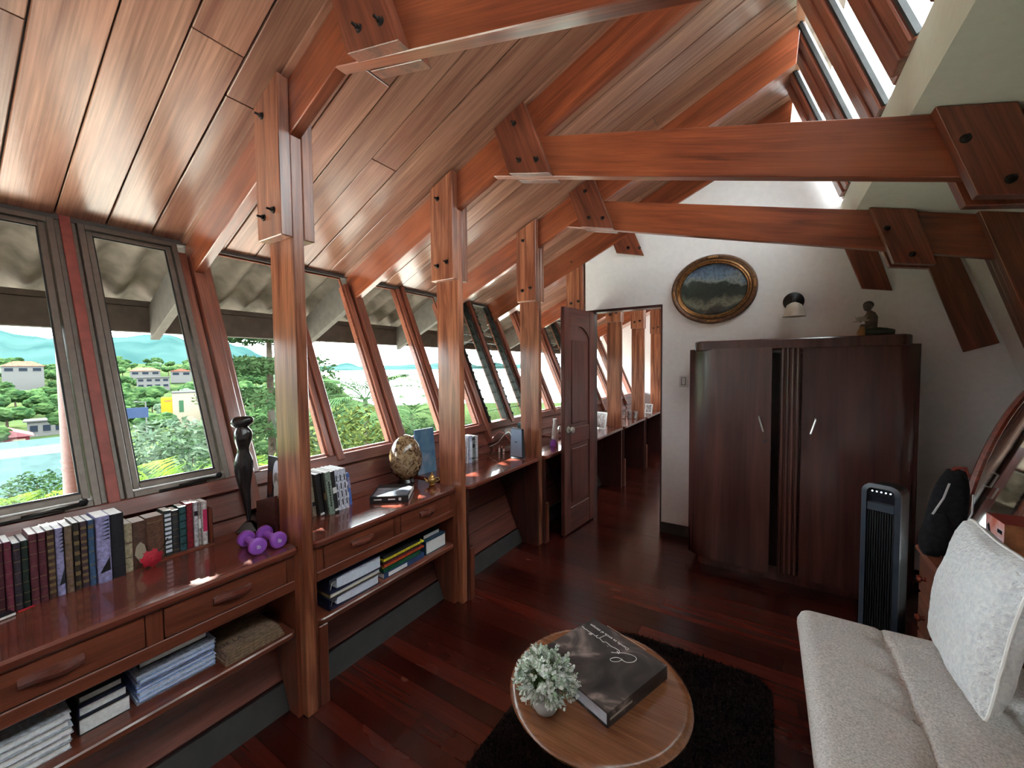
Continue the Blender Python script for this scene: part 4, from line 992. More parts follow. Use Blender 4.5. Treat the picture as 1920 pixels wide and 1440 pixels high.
def build_sofa():
    t = thing('sofa', 'pale oatmeal tufted sofa bed in the right foreground', 'sofa', (0.65, 1.3, 0))
    X0, X1, Y0, Y1 = 0.13, 0.80, 0.30, 2.185; NX, NY = 46, 110; Zt = 0.425
    tx = [0.405, 0.66]; dy = 0.185; ty = [2.043-k*dy for k in range(10)]
    vs = []; fs = []
    def rr(x, a, b, r):
        d = min(x-a, b-x); return 0 if d >= r else r-math.sqrt(max(0, r*r-(r-d)**2))
    for j in range(NY+1):
        y = Y0+(Y1-Y0)*j/NY
        for i in range(NX+1):
            x = X0+(X1-X0)*i/NX
            z = Zt-rr(x, X0, X1, 0.05)*0.9-rr(y, Y0, Y1, 0.05)*0.9
            dx = min(abs(x-q) for q in tx)
            kx = min(tx, key=lambda q: abs(x-q)); ky = min(ty, key=lambda q: abs(y-q)); dd = math.hypot(x-kx, (y-ky))
            z -= 0.020*math.exp(-(dd/0.026)**2)+0.010*math.exp(-(dd/0.085)**2)
            z -= 0.010*math.exp(-(dx/0.008)**2)
            ed = abs(y-ky); near = math.exp(-((abs(x-kx)-0.04)/0.09)**2)
            z -= 0.006*math.exp(-(ed/0.010)**2)*near
            z += 0.006*noise.noise((x*3, y*3, 0))
            vs.append((x, y, z))
    for j in range(NY):
        for i in range(NX): a = j*(NX+1)+i; fs.append((a, a+1, a+NX+2, a+NX+1))
    k = len(vs); per = [i for i in range(NX+1)]+[j*(NX+1)+NX for j in range(1, NY+1)]+[NY*(NX+1)+i for i in range(NX-1, -1, -1)]+[j*(NX+1) for j in range(NY-1, 0, -1)]
    low = []
    for q in per:
        x, y, z = vs[q]; low.append(len(vs)); vs.append((x+(0.012 if x < 0.2 else 0), y, 0.24))
    for a in range(len(per)): b = (a+1) % len(per); fs.append((per[a], low[a], low[b], per[b]))
    fs.append(tuple(low))
    mk('seat_cushion', vs, fs, 'sofa_fabric', t, smooth=True)
    for x in tx:
        for y in ty[:6]:
            g = G(); g.ball((x, y, 0.393), (0.010, 0.010, 0.005), 8); g.build('button', 'sofa_fabric', t, smooth=True)
    box('base', X0+0.05, X1, Y0+0.04, Y1-0.04, 0.14, 0.2395, 'sofa_fabric', t, bevel=0.01)
    g = G(); g.extr([(X1+0.005, Y0, 0.22), (X1+0.17, Y0, 0.22), (X1+0.20, Y0, 0.78), (X1+0.03, Y0, 0.80)], (0, Y1-Y0, 0)); g.build('backrest', 'sofa_fabric', t, bevel=0.03)
    for x in (X0+0.12, X1-0.06):
        for y in (Y0+0.12, Y1-0.12):
            g = G(); g.tube([(x, y, 0.0), (x, y, 0.139)], [0.016, 0.024], 10); g.build('leg', 'sofa_leg', t, smooth=True)
build_sofa()
def build_pillow():
    c = V((0.594, 1.905, 0.695)); u = V((-0.04, -1, 0.03)).normalized(); v = V((0.17, 0.03, 1)).normalized(); n = u.cross(v).normalized()
    if n.x > 0: n = -n
    t = thing('pillow', 'fluffy white square pillow leaning on the tufted sofa', 'pillow', (c.x, c.y, 0.42))
    S = 0.258; N = 26; vs = []; fs = []; idx = {}
    def pt(a, b, s):
        q = 1-0.07*(1-(abs(a)**2.2))*0-0.0
        pin = 1-0.055*(math.cos(a*pi/2)*0+0)                    # square outline with soft sides
        x = a*S*(1-0.10*(1-b*b)*abs(a)**3+0.0); y = b*S*(1-0.10*(1-a*a)*abs(b)**3)
        k = 1-0.10*abs(a*b)**5; x *= k; y *= k
        h = 0.072*((1-abs(a)**2.6)*(1-abs(b)**2.6))**0.45
        nz = noise.noise((a*2.3+3, b*2.3, s*4.0))*0.010+noise.noise((a*7, b*7, s*9.0))*0.004
        return c+u*(x)+v*(y)+n*(s*h+nz*(1 if h > 0.01 else 0.2))
    for s in (1, -1):
        for j in range(N+1):
            for i in range(N+1):
                a, b = -1+2*i/N, -1+2*j/N
                if s == -1 and (i in (0, N) or j in (0, N)): idx[(s, i, j)] = idx[(1, i, j)]; continue
                idx[(s, i, j)] = len(vs); vs.append(pt(a, b, s))
        for j in range(N):
            for i in range(N):
                f = (idx[(s, i, j)], idx[(s, i+1, j)], idx[(s, i+1, j+1)], idx[(s, i, j+1)]); fs.append(f if s == 1 else f[::-1])
    mk('cover', vs, fs, 'pillow_fleece', t, smooth=True)
    path = [pt(-1+2*i/N, -1, 0) for i in range(N)]+[pt(1, -1+2*i/N, 0) for i in range(N)]+[pt(1-2*i/N, 1, 0) for i in range(N)]+[pt(-1, 1-2*i/N, 0) for i in range(N+1)]
    g = G(); g.tube(path, 0.0045, 6); g.build('piping', 'pillow_piping', t, smooth=True)
build_pillow()

# ------------------------------------------------------------------ round table, rug
def build_table():
    cx, cy = -0.46, 1.24
    t = thing('coffee_table', 'small round brown wooden coffee table with moulded edge', 'table', (cx, cy, 0.012))
    g = G(); M = Matrix.Translation((cx, cy, 0)); R = 0.292
    g.lathe([(R-0.05, 0.408), (R-0.022, 0.411), (R-0.010, 0.418), (R-0.002, 0.428), (R, 0.436), (R-0.004, 0.443), (R-0.012, 0.447), (R-0.016, 0.450), (R-0.03, 0.4495), (0.02, 0.4495)], 64, M)
    g.build('tabletop', 'table_wood', t, smooth=True)
    g = G(); g.lathe([(0.030, 0.13), (0.045, 0.16), (0.028, 0.20), (0.024, 0.30), (0.040, 0.36), (0.11, 0.395), (0.12, 0.4075)], 20, M); g.build('pedestal', 'table_wood', t, smooth=True)
    for k in range(3):
        a = 2*pi*k/3+0.4; d = V((math.cos(a), math.sin(a), 0)); b = V((cx, cy, 0))
        g = G(); g.tube([b+d*0.02+V((0, 0, 0.16)), b+d*0.10+V((0, 0, 0.14)), b+d*0.19+V((0, 0, 0.07)), b+d*0.235+V((0, 0, 0.028))], [0.020, 0.019, 0.016, 0.015], 10); g.build('leg', 'table_wood', t, smooth=True)
build_table()
fabric('rug_pile', (0.014, 0.0075, 0.007), 120, 1.0, var=0.5, fuzz=0.0)
def build_rug():
    x0, x1, y0, y1 = -0.93, 0.045, 0.25, 2.20; rs = {'tl': 0.42, 'tr': 0.12}
    pts = [(x0, y0), (x1, y0)]
    for k in range(9): a = pi/2*k/8; r = rs['tr']; pts.append((x1-r+r*math.cos(a), y1-r+r*math.sin(a)))
    for k in range(13): a = pi/2+pi/2*k/12; r = rs['tl']; pts.append((x0+r+r*math.cos(a), y1-r+r*math.sin(a)))
    t = thing('rug', 'dark brown shaggy rug under the round table', 'rug', (-0.44, 1.2, 0))
    g = G(); g.extr([(p[0], p[1], 0.0005) for p in pts], (0, 0, 0.010)); g.build('backing', 'rug_pile', t)
    rnd = random.Random(2); g = G(); n = 0
    def inside(x, y):
        if x > x1 or x < x0 or y > y1: return False
        if x < x0+0.42 and y > y1-0.42: return math.hypot(x-x0-0.42, y-y1+0.42) < 0.42
        return not (x > x1-0.12 and y > y1-0.12) or math.hypot(x-x1+0.12, y-y1+0.12) < 0.12
    while n < 15000:
        x, y = rnd.uniform(x0, x1), rnd.uniform(0.75, y1)
        if not inside(x, y): continue
        a = rnd.random()*2*pi; l = 0.006; h = 0.012+rnd.random()*0.012; tx, ty = rnd.uniform(-0.012, 0.012), rnd.uniform(-0.012, 0.012)
        dx, dy = math.cos(a)*l*0.5, math.sin(a)*l*0.5
        g.add([(x-dx, y-dy, 0.010), (x+dx, y+dy, 0.010), (x+tx, y+ty, 0.010+h)], [(0, 1, 2)]); n += 1
    g.build('pile', 'rug_pile', t, kind='stuff')
build_rug()

# ------------------------------------------------------------------ tower fan, dresser, mirror, backpack, box
plain('fan_body', (0.010, 0.012, 0.015), 0.45, var=0.1); plain('fan_frame', (0.034, 0.046, 0.066), 0.35, var=0.05); plain('fan_dark', (0.008, 0.009, 0.012), 0.4)
plain('fan_panel', (0.010, 0.012, 0.018), 0.15); plain('fan_icon', (0.75, 0.80, 0.90), 0.4, emit=((0.8, 0.88, 1.0), 1.2))
def build_fan():
    c = V((0.535, 2.80, 0)); f = V((-0.50, -1, 0)).normalized(); r = V((1, -0.50, 0)).normalized()
    t = thing('tower_fan', 'black tower fan with grey front frame before the wardrobe', 'fan', c)
    P = lambda a, b, z: c+r*a+f*b+V((0, 0, z))
    def rounded(w, z0, z1, rad, n=6):
        p = [(-w, z0), (w, z0)]
        for k in range(n+1): a = pi/2*k/n; p.append((w-rad+rad*math.cos(a), z1-rad+rad*math.sin(a)))
        for k in range(n+1): a = pi/2+pi/2*k/n; p.append((-w+rad+rad*math.cos(a), z1-rad+rad*math.sin(a)))
        return p
    g = G(); g.extr([P(a, -0.085, z) for a, z in rounded(0.070, 0.03, 0.862, 0.04)], f*0.14); g.build('body', 'fan_body', t, bevel=0.006)
    out, inn = rounded(0.078, 0.03, 0.878, 0.045), rounded(0.056, 0.05, 0.858, 0.028)
    g = G(); n = len(out); vs = [P(a, 0.056, z) for a, z in out]+[P(a, 0.056, z) for a, z in inn]+[P(a, 0.076, z) for a, z in out]+[P(a, 0.080, z) for a, z in inn]; fs = []
    for k in range(n):
        b = (k+1) % n; fs += [(k, b, n+b, n+k), (2*n+k, 2*n+b, 3*n+b, 3*n+k), (k, b, 2*n+b, 2*n+k), (n+k, n+b, 3*n+b, 3*n+k)]
    g.add(vs, fs); g.build('front_frame', 'fan_frame', t)
    g = G(); g.extr([P(-0.055, 0.058, 0.785), P(0.055, 0.058, 0.785), P(0.055, 0.058, 0.850), P(-0.055, 0.058, 0.850)], f*0.010); cp = g.build('control_panel', 'fan_panel', t)
    for k in range(5):
        g = G(); M = frame_m(P(-0.036+0.018*k, 0.0682, 0.838), r, f); g.lathe([(0.0042, 0.0), (0.0042, 0.0008)], 10, M); g.build('icon', 'fan_icon', cp)
    g = G(); g.extr([P(-0.055, 0.058, 0.738), P(0.055, 0.058, 0.738), P(0.055, 0.058, 0.780), P(-0.055, 0.058, 0.780)], f*0.018); g.build('band', 'fan_frame', t, bevel=0.003)
    for k in range(11):
        a = -0.05+0.01*k; g = G(); g.extr([P(a-0.0016, 0.058, 0.052), P(a+0.0016, 0.058, 0.052), P(a+0.0016, 0.058, 0.736), P(a-0.0016, 0.058, 0.736)], f*0.012); g.build('grille_slat', 'fan_body', t)
    for k in range(6):
        z = 0.10+0.11*k; g = G(); g.extr([P(-0.055, 0.0575, z-0.0012), P(0.055, 0.0575, z-0.0012), P(0.055, 0.0575, z+0.0012), P(-0.055, 0.0575, z+0.0012)], f*0.006); g.build('grille_bar', 'fan_dark', t)
    g = G(); g.lathe([(0.145, 0.0), (0.145, 0.012), (0.125, 0.026), (0.07, 0.0299)], 28, Matrix.Translation(c)); g.build('base', 'fan_body', t, smooth=True)
build_fan()
def build_dresser():
    t = thing('dresser', 'small brown wooden drawer chest between the fan and the sofa', 'dresser', (0.88, 2.48, 0))
    X0, X1, Y0, Y1 = 0.63, 1.13, 2.225, 2.665
    box('carcass', X0+0.02, X1, Y0+0.01, Y1-0.01, 0.03, 0.598, 'dresser_wood', t, g='z')
    box('top', X0-0.01, X1+0.01, Y0-0.01, Y1+0.008, 0.599, 0.622, 'dresser_wood', t, g='y', bevel=0.006)
    for k in range(3):
        z0 = 0.045+k*0.184; d = box('drawer', X0, X0+0.0195, Y0+0.022, Y1-0.022, z0, z0+0.176, 'dresser_wood', t, g='y', bevel=0.006)
        for y in (Y0+0.12, Y1-0.12):
            g = G(); M = frame_m((X0, y, z0+0.09), (0, 0, 1), (-1, 0, 0)); g.lathe([(0.010, 0), (0.008, 0.012), (0.018, 0.02), (0.015, 0.03), (0.004, 0.033)], 14, M); g.build('knob', 'mirror_wood', d, smooth=True)
    for x in (X0+0.04, X1-0.03):
        for y in (Y0+0.04, Y1-0.04): box('foot', x-0.02, x+0.02, y-0.02, y+0.02, 0, 0.0295, 'dresser_wood', t)
build_dresser()
def mirror_mat():
    m, nt, p = new_mat('mirror_silver'); p.inputs['Metallic'].default_value = 1; p.inputs['Roughness'].default_value = 0.03
    n = nt.nodes.new('ShaderNodeTexNoise'); n.inputs['Scale'].default_value = 3; r = nt.nodes.new('ShaderNodeValToRGB')
    r.color_ramp.elements[0].color = (0.72, 0.72, 0.72, 1); r.color_ramp.elements[1].color = (0.80, 0.80, 0.80, 1); nt.links.new(n.outputs['Fac'], r.inputs['Fac']); nt.links.new(r.outputs['Color'], p.inputs['Base Color'])
mirror_mat()
def build_mirror():
    c = V((1.10, 3.05, 0.765)); n = V((-0.8, -0.58, 0.3)).normalized(); v = (V((0, 0, 1))-n*n.z).normalized(); u = v.cross(n)
    t = thing('standing_mirror', 'tall oval standing mirror with red-brown wooden frame behind the chest', 'mirror', (c.x, c.y, 0))
    a, b = 0.25, 0.76; N = 56
    g = G(); vs = []; fs = []
    prof = [(0.0, -0.012), (0.0, 0.008), (0.014, 0.020), (0.034, 0.016), (0.040, 0.004), (0.040, -0.012)]
    m = len(prof)
    for k in range(N):
        an = 2*pi*k/N
        for ins, pr in prof: vs.append(c+u*(a-ins)*math.cos(an)+v*(b-ins)*math.sin(an)*0.985+n*pr)
    for k in range(N):
        for j in range(m): fs.append((k*m+j, ((k+1) % N)*m+j, ((k+1) % N)*m+(j+1) % m, k*m+(j+1) % m))
    g.add(vs, fs); g.build('frame', 'mirror_wood', t, smooth=True)
    g = G(); g.add([c+u*(a-0.037)*math.cos(2*pi*k/N)+v*(b-0.037)*math.sin(2*pi*k/N)*0.985+n*0.003 for k in range(N)], [tuple(range(N))]); g.build('glass', 'mirror_silver', t)
    g = G(); g.add([c+u*(a-0.005)*math.cos(2*pi*k/N)+v*(b-0.005)*math.sin(2*pi*k/N)*0.985-n*0.013 for k in range(N)], [tuple(range(N-1, -1, -1))]); g.build('back_board', 'dark_edge_wood', t)
    h = V((-0.58, 0.8, 0)).normalized()
    for s in (-1, 1):
        q = V((c.x, c.y, 0))+h*s*0.292
        g = G(); g.tube([q+V((0, 0, 0.04)), q+V((0, 0, 0.30)), q+V((0, 0, 0.80))], [0.018, 0.014, 0.014], 12); g.ball(q+V((0, 0, 0.835)), (0.022, 0.022, 0.026), 12); g.lathe([(0.02, 0.795), (0.024, 0.805), (0.012, 0.815)], 12, Matrix.Translation(q)); g.build('side_post', 'mirror_wood', t, smooth=True)
        g = G(); d = V((0.8, 0.58, 0))
        g.tube([q-d*0.17+V((0, 0, 0.013)), q-d*0.05+V((0, 0, 0.045)), q+d*0.05+V((0, 0, 0.045)), q+d*0.17+V((0, 0, 0.013))], 0.0125, 8); g.build('foot', 'mirror_wood', t, smooth=True)
    g = G(); q = V((c.x, c.y, 0.10)); q.z = 0.05; g.tube([q-h*0.29, q+h*0.29], 0.009, 8); g.build('stretcher', 'mirror_wood', t, smooth=True)
build_mirror()
fabric('backpack_nylon', (0.012, 0.012, 0.014), 60, 0.3, var=0.2, fuzz=0.0)
plain('backpack_trim', (0.42, 0.42, 0.42), 0.6); plain('backpack_tag', (0.20, 0.03, 0.02), 0.6)
def build_backpack():
    c = V((0.680, 2.60, 0.6225)); lean = V((0.15, 0.08, 1)).normalized()
    t = thing('backpack', 'black backpack leaning on the chest before the oval mirror', 'backpack', c)
    def blob(nm, cc, w, d, h, mat, px=2.6, par=t):
        vs = []; fs = []; NZ, NA = 10, 18
        for j in range(NZ+1):
            s = j/NZ; zz = h*s; k = (1-abs(2*s-1)**3.2)**0.35 if 0 < s < 1 else 0.55
            k *= (1-0.22*s**2)
            for q in range(NA):
                an = 2*pi*q/NA; ca, sa = math.cos(an), math.sin(an); e = 2/px
                x = math.copysign(abs(ca)**e, ca)*w*k; y = math.copysign(abs(sa)**e, sa)*d*k
                vs.append(V(cc)+V((x, y, 0))+lean*zz)
        for j in range(NZ):
            for q in range(NA): fs.append((j*NA+q, j*NA+(q+1) % NA, (j+1)*NA+(q+1) % NA, (j+1)*NA+q))
        fs.append(tuple(range(NA-1, -1, -1))); fs.append(tuple(NZ*NA+q for q in range(NA)))
        return mk(nm, vs, fs, mat, par, smooth=True)
    blob('bag', c, 0.066, 0.064, 0.39, 'backpack_nylon'); blob('front_pocket', c+V((-0.035, -0.045, 0.0)), 0.05, 0.045, 0.20, 'backpack_nylon')
    q = lambda a, b, z: c+V((a, b, 0))+lean*z
    g = G(); g.tube([q(-0.060, -0.058, 0.19), q(-0.040, -0.068, 0.27), q(-0.030, -0.062, 0.34)], 0.004, 6); g.build('zip', 'backpack_trim', t, smooth=True)
    g = G(); g.tube([q(0.030, -0.075, 0.10), q(0.055, -0.072, 0.22), q(0.05, -0.06, 0.30)], 0.0035, 6); g.build('piping', 'backpack_trim', t, smooth=True)
    g = G(); g.tube([q(-0.02, 0.0, 0.365), q(-0.005, -0.005, 0.40), q(0.025, -0.005, 0.405), q(0.04, 0, 0.365)], 0.009, 8); g.build('grab_handle', 'backpack_tag', t, smooth=True)
build_backpack()
def carton_mat():
    m, nt, p = new_mat('carton_print'); N = nt.nodes.new; Lk = nt.links.new; p.inputs['Roughness'].default_value = 0.35
    tc = N('ShaderNodeTexCoord'); n = N('ShaderNodeTexNoise'); n.inputs['Scale'].default_value = 7.5; n.inputs['Detail'].default_value = 2; n.inputs['Distortion'].default_value = 1.2; Lk(tc.outputs['Object'], n.inputs['Vector'])
    sep = N('ShaderNodeSeparateXYZ'); Lk(tc.outputs['Object'], sep.inputs[0]); ma = N('ShaderNodeMath'); ma.operation = 'MULTIPLY_ADD'; ma.inputs[1].default_value = 2.2; ma.inputs[2].default_value = 0.0; Lk(sep.outputs['Z'], ma.inputs[0])
    ad = N('ShaderNodeMath'); ad.operation = 'ADD'; Lk(ma.outputs[0], ad.inputs[0]); Lk(n.outputs['Fac'], ad.inputs[1])
    r = N('ShaderNodeValToRGB'); cr = r.color_ramp; cols = [(0.22, (0.03, 0.07, 0.42)), (0.36, (0.40, 0.55, 0.80)), (0.48, (0.75, 0.72, 0.78)), (0.60, (0.75, 0.38, 0.34)), (0.75, (0.60, 0.14, 0.08))]
    cr.elements[0].position, cr.elements[0].color = cols[0][0], (*cols[0][1], 1); cr.elements[1].position, cr.elements[1].color = cols[-1][0], (*cols[-1][1], 1)
    for a, c in cols[1:-1]: e = cr.elements.new(a); e.color = (*c, 1)
    Lk(ad.outputs[0], r.inputs['Fac']); Lk(r.outputs['Color'], p.inputs['Base Color'])
carton_mat()
plain('carton_red', (0.30, 0.022, 0.018), 0.4); plain('carton_side', (0.34, 0.13, 0.05), 0.4, var=0.5, nscale=9); plain('carton_black', (0.012, 0.012, 0.018), 0.4); plain('white_print', (0.80, 0.80, 0.78), 0.5, var=0.01)
plain('blue_print', (0.03, 0.08, 0.45), 0.5)
def build_carton():
    x0, x1, y0, y1, z0, z1 = 0.815, 1.06, 2.40, 2.56, 0.6225, 0.850
    t = thing('product_box', 'glossy printed carton with a red lid and a pink and blue side', 'carton', (0.93, 2.48, z0))
    box('carton', x0, x1, y0, y1, z0, z1-0.001, 'carton_side', t)
    box('printed_side', x0-0.0012, x0-0.0002, y0, y1, z0, z1-0.001, 'carton_print', t, g='y'); box('lid', x0-0.001, x1, y0-0.001, y1+0.001, z1-0.0009, z1+0.0004, 'carton_red', t)
    g = G()
    pts = [(2.545, 0.80), (2.53, 0.815), (2.515, 0.79), (2.50, 0.745), (2.475, 0.71), (2.455, 0.685), (2.47, 0.69), (2.50, 0.72), (2.52, 0.755)]
    g.extr([(x0-0.0013, y, z) for y, z in pts], (-0.0005, 0, 0)); g.build('printed_silhouette', 'carton_black', t)
    for a, b, m in ((0.80, 0.815, 'carton_black'), (0.755, 0.775, 'blue_print'), (0.67, 0.69, 'blue_print')):
        g = G(); g.box(x0-0.0018, x0-0.0013, 2.415, 2.455, a, b); g.build('printed_block', m, t)
    g = G(); g.box(x0+0.09, x0+0.17, y0-0.0012, y0-0.0002, 0.72, 0.82); g.build('side_label', 'white_print', t)
build_carton()

# ------------------------------------------------------------------ books and ornaments on the desks
plain('paper', (0.76, 0.77, 0.77), 0.85, var=0.05, nscale=120); plain('paper_blue', (0.66, 0.71, 0.82), 0.8, var=0.04, nscale=60); plain('gold_print', (0.20, 0.145, 0.07), 0.4, metal=0.4)
CLOTH = {}
def cloth(rgb, rough=0.55):
    k = tuple(round(c, 3) for c in rgb)
    if k not in CLOTH:
        plain('cover_%d' % len(CLOTH), rgb, rough, var=0.22, nscale=90); CLOTH[k] = 'cover_%d' % (len(CLOTH))
    return CLOTH[k]
def book(label, y0, t, xs, h, depth, rgb, bands=(), lean=0.0, z=DZ, group='books in the long row', name='book', band_mat='gold_print', round_spine=True, deco=None, bw=(0.10, 0.90), page='paper', top_in=0.0014):
    """upright book: spine faces +X; leans about its lower far edge by `lean` towards -Y"""
    t -= 0.0006
    o = thing(name, label, 'book', (xs-depth/2, y0+t/2, z), group)
    R = Matrix.Translation((0, y0+t if lean > 0 else y0, z)) @ Matrix.Rotation(lean, 4, 'X') @ Matrix.Translation((0, -(y0+t) if lean > 0 else -y0, -z))
    m = cloth(rgb); b = 0.0011
    g = G(); n = 6; pts = []
    for k in range(n+1):                                            # rounded spine outline in plan
        a = -pi/2+pi*k/n; pts.append((xs+(0.0045*math.cos(a) if round_spine else 0)-0.0045, y0+t/2+t/2*math.sin(a)))
    outer = [(xs-depth, y0)]+pts+[(xs-depth, y0+t)]
    inner = [(xs-depth, y0+t-b), (xs-0.006, y0+t-b), (xs-0.006, y0+b), (xs-depth, y0+b)]
    vs, fs = extr_data([(p[0], p[1], z) for p in outer+inner], (0, 0, h)); g.add(vs, fs); g.v = [R @ v for v in g.v]
    cv = g.build('cover', m, o)
    g = G(); g.box(xs-depth+0.003, xs-0.0062, y0+b+0.0001, y0+t-b-0.0001, z+0.003, z+h-top_in, M=R); g.build('page_block', page, o)
    if bands:
        g = G()
        for zz, hh in bands: g.box(xs-0.003, xs+0.0009, y0+t*bw[0], y0+t*bw[1], z+h*zz-hh/2, z+h*zz+hh/2, M=R)
        g.build('spine_print', band_mat, cv, kind='stuff' if len(bands) > 1 else None)
    if deco: deco(cv, R)
    return o
def row_a():
    xs = -1.978; d = 0.108
    fine = [(0.08, 0.003), (0.22, 0.002), (0.38, 0.002), (0.55, 0.002), (0.72, 0.002), (0.9, 0.003)]
    orn = [(0.1+0.1*k, 0.010) for k in range(9)]
    book('dark navy book at the left end of the long row', 0.150, 0.020, xs, 0.225, d, (0.012, 0.012, 0.035), ())
    book('pinkish maroon book third from the left end of the row', 0.186, 0.016, xs, 0.222, d, (0.13, 0.022, 0.045), fine)
    book('deep wine book second from the left end of the row', 0.170, 0.015, xs, 0.222, d, (0.060, 0.012, 0.022), fine)
    book('charcoal tooled book left of the dark green one', 0.203, 0.0165, xs, 0.212, d, (0.030, 0.022, 0.032), fine)
    book('very dark green book right of the charcoal one', 0.220, 0.0155, xs, 0.214, d, (0.010, 0.022, 0.018), fine)
    book('maroon tooled book, left one of the matching pair', 0.236, 0.0175, xs+0.006, 0.230, d, (0.095, 0.020, 0.032), fine)
    book('maroon tooled book, right one of the matching pair', 0.2545, 0.018, xs+0.003, 0.228, d, (0.085, 0.018, 0.030), fine)
    book('dark brown gilt book right of the maroon pair', 0.2735, 0.018, xs, 0.229, d, (0.058, 0.026, 0.020), orn)
    def fringe(cv, R, y0=0.2925, t=0.0185, x=xs, h=0.228):
        g = G()
        for k in range(6):
            zc = DZ+h*(0.92-0.055*k); g.extr([R @ V((x+0.0006, y0+t*0.35, zc)), R @ V((x+0.0006, y0+t*0.92, zc+0.007)), R @ V((x+0.0006, y0+t*0.92, zc+0.001))], (0.0004, 0, 0))
        g.extr([(x+0.0006, y0+0.004, DZ+0.035), (x+0.0006, y0+t*0.9, DZ+0.09), (x+0.0006, y0+t*0.9, DZ+0.04)], (0.0004, 0, 0)); g.build('spine_print', 'fan_dark', cv, kind='stuff')
    book('narrow lilac and blue book with black fringe pattern', 0.2925, 0.0185, xs, 0.228, d, (0.25, 0.24, 0.42), (), deco=fringe)
    book('tan speckled book right of the narrow lilac book', 0.3135, 0.0185, xs-0.002, 0.228, d, (0.16, 0.105, 0.075), [(0.1+0.13*k, 0.004) for k in range(7)])
    book('black book with a column of gilt diamonds', 0.333, 0.0155, xs, 0.233, d, (0.022, 0.018, 0.014), [(0.10+0.15*k, 0.013) for k in range(6)])
    book('dark plum book left of the blue gilt book', 0.3495, 0.0175, xs, 0.232, d, (0.048, 0.026, 0.036), orn)
    book('blue book with gilt bands', 0.368, 0.0165, xs, 0.231, d, (0.040, 0.085, 0.17), [(0.12, 0.003), (0.32, 0.003), (0.52, 0.003), (0.72, 0.003), (0.9, 0.012)])
    def fringe2(cv, R): fringe(cv, R, 0.387, 0.035, xs+0.008, 0.236)
    book('thick tall lilac and blue book with black fringe pattern', 0.387, 0.036, xs+0.008, 0.236, d, (0.26, 0.25, 0.46), (), deco=fringe2, round_spine=True)
    book('tall plain black book right of the thick lilac one', 0.4245, 0.036, xs+0.004, 0.233, d, (0.010, 0.010, 0.014), [(0.2, 0.0015), (0.45, 0.0015), (0.7, 0.0015)], band_mat='cover_0')
    book('short cream book with an old-map spine', 0.4625, 0.024, -1.992, 0.182, 0.092, (0.36, 0.30, 0.20), [(0.3, 0.002), (0.6, 0.003)], band_mat='dark_edge_wood')
    book('short brown book with a pale diamond plate', 0.488, 0.040, -2.000, 0.177, 0.088, (0.085, 0.040, 0.028), (), deco=lambda cv, R: diamond(cv))
    book('thick plain brown book behind the red rose', 0.5295, 0.056, -2.012, 0.172, 0.078, (0.11, 0.050, 0.030), [(0.88, 0.003)], z=DZ+0.006)
    g2 = 'short books on the small rack'
    book('dark teal book with pale tooled ornament on the rack', 0.5865, 0.025, -2.016, 0.182, 0.074, (0.030, 0.050, 0.048), orn, group=g2, z=DZ+0.006, band_mat='paper_blue')
    book('dark slate book between two teal ones on the rack', 0.6125, 0.0235, -2.020, 0.176, 0.070, (0.028, 0.030, 0.034), fine, group=g2, z=DZ+0.006)
    book('bright teal book with raised bands on the rack', 0.637, 0.024, -2.018, 0.183, 0.072, (0.020, 0.075, 0.085), [(0.16, 0.005), (0.33, 0.005), (0.50, 0.005), (0.67, 0.005), (0.84, 0.005)], group=g2, z=DZ+0.006, band_mat='roof_teal')
    book('crimson book on the rack', 0.662, 0.022, -2.020, 0.190, 0.070, (0.20, 0.010, 0.022), [(0.93, 0.002)], group=g2, z=DZ+0.006)
    book('white glossy paperback right of the crimson book', 0.685, 0.0155, -2.016, 0.188, 0.074, (0.50, 0.50, 0.54), [(0.75, 0.02)], group=g2, z=DZ+0.006, band_mat='carton_black')
    book('beige paperback second from the rack end', 0.7012, 0.0115, -2.022, 0.184, 0.070, (0.34, 0.29, 0.26), [(0.5, 0.04)], group=g2, z=DZ+0.006, band_mat='paper')
    book('white paperback with bright pink label at the rack end', 0.7134, 0.0185, -2.012, 0.184, 0.076, (0.60, 0.58, 0.58), [(0.56, 0.095)], group=g2, z=DZ+0.006, band_mat='pink_print')
def diamond(cv):
    x = -1.9985; y, z = 0.508, DZ+0.055; g = G(); g.extr([(x, y-0.017, z), (x, y, z-0.042), (x, y+0.017, z), (x, y+0.012, z+0.03), (x, y, z+0.045), (x, y-0.012, z+0.03)], (0.0008, 0, 0)); g.build('spine_print', 'plate_cream', cv)
plain('pink_print', (0.55, 0.030, 0.12), 0.5); plain('plate_cream', (0.36, 0.31, 0.23), 0.6)
row_a()
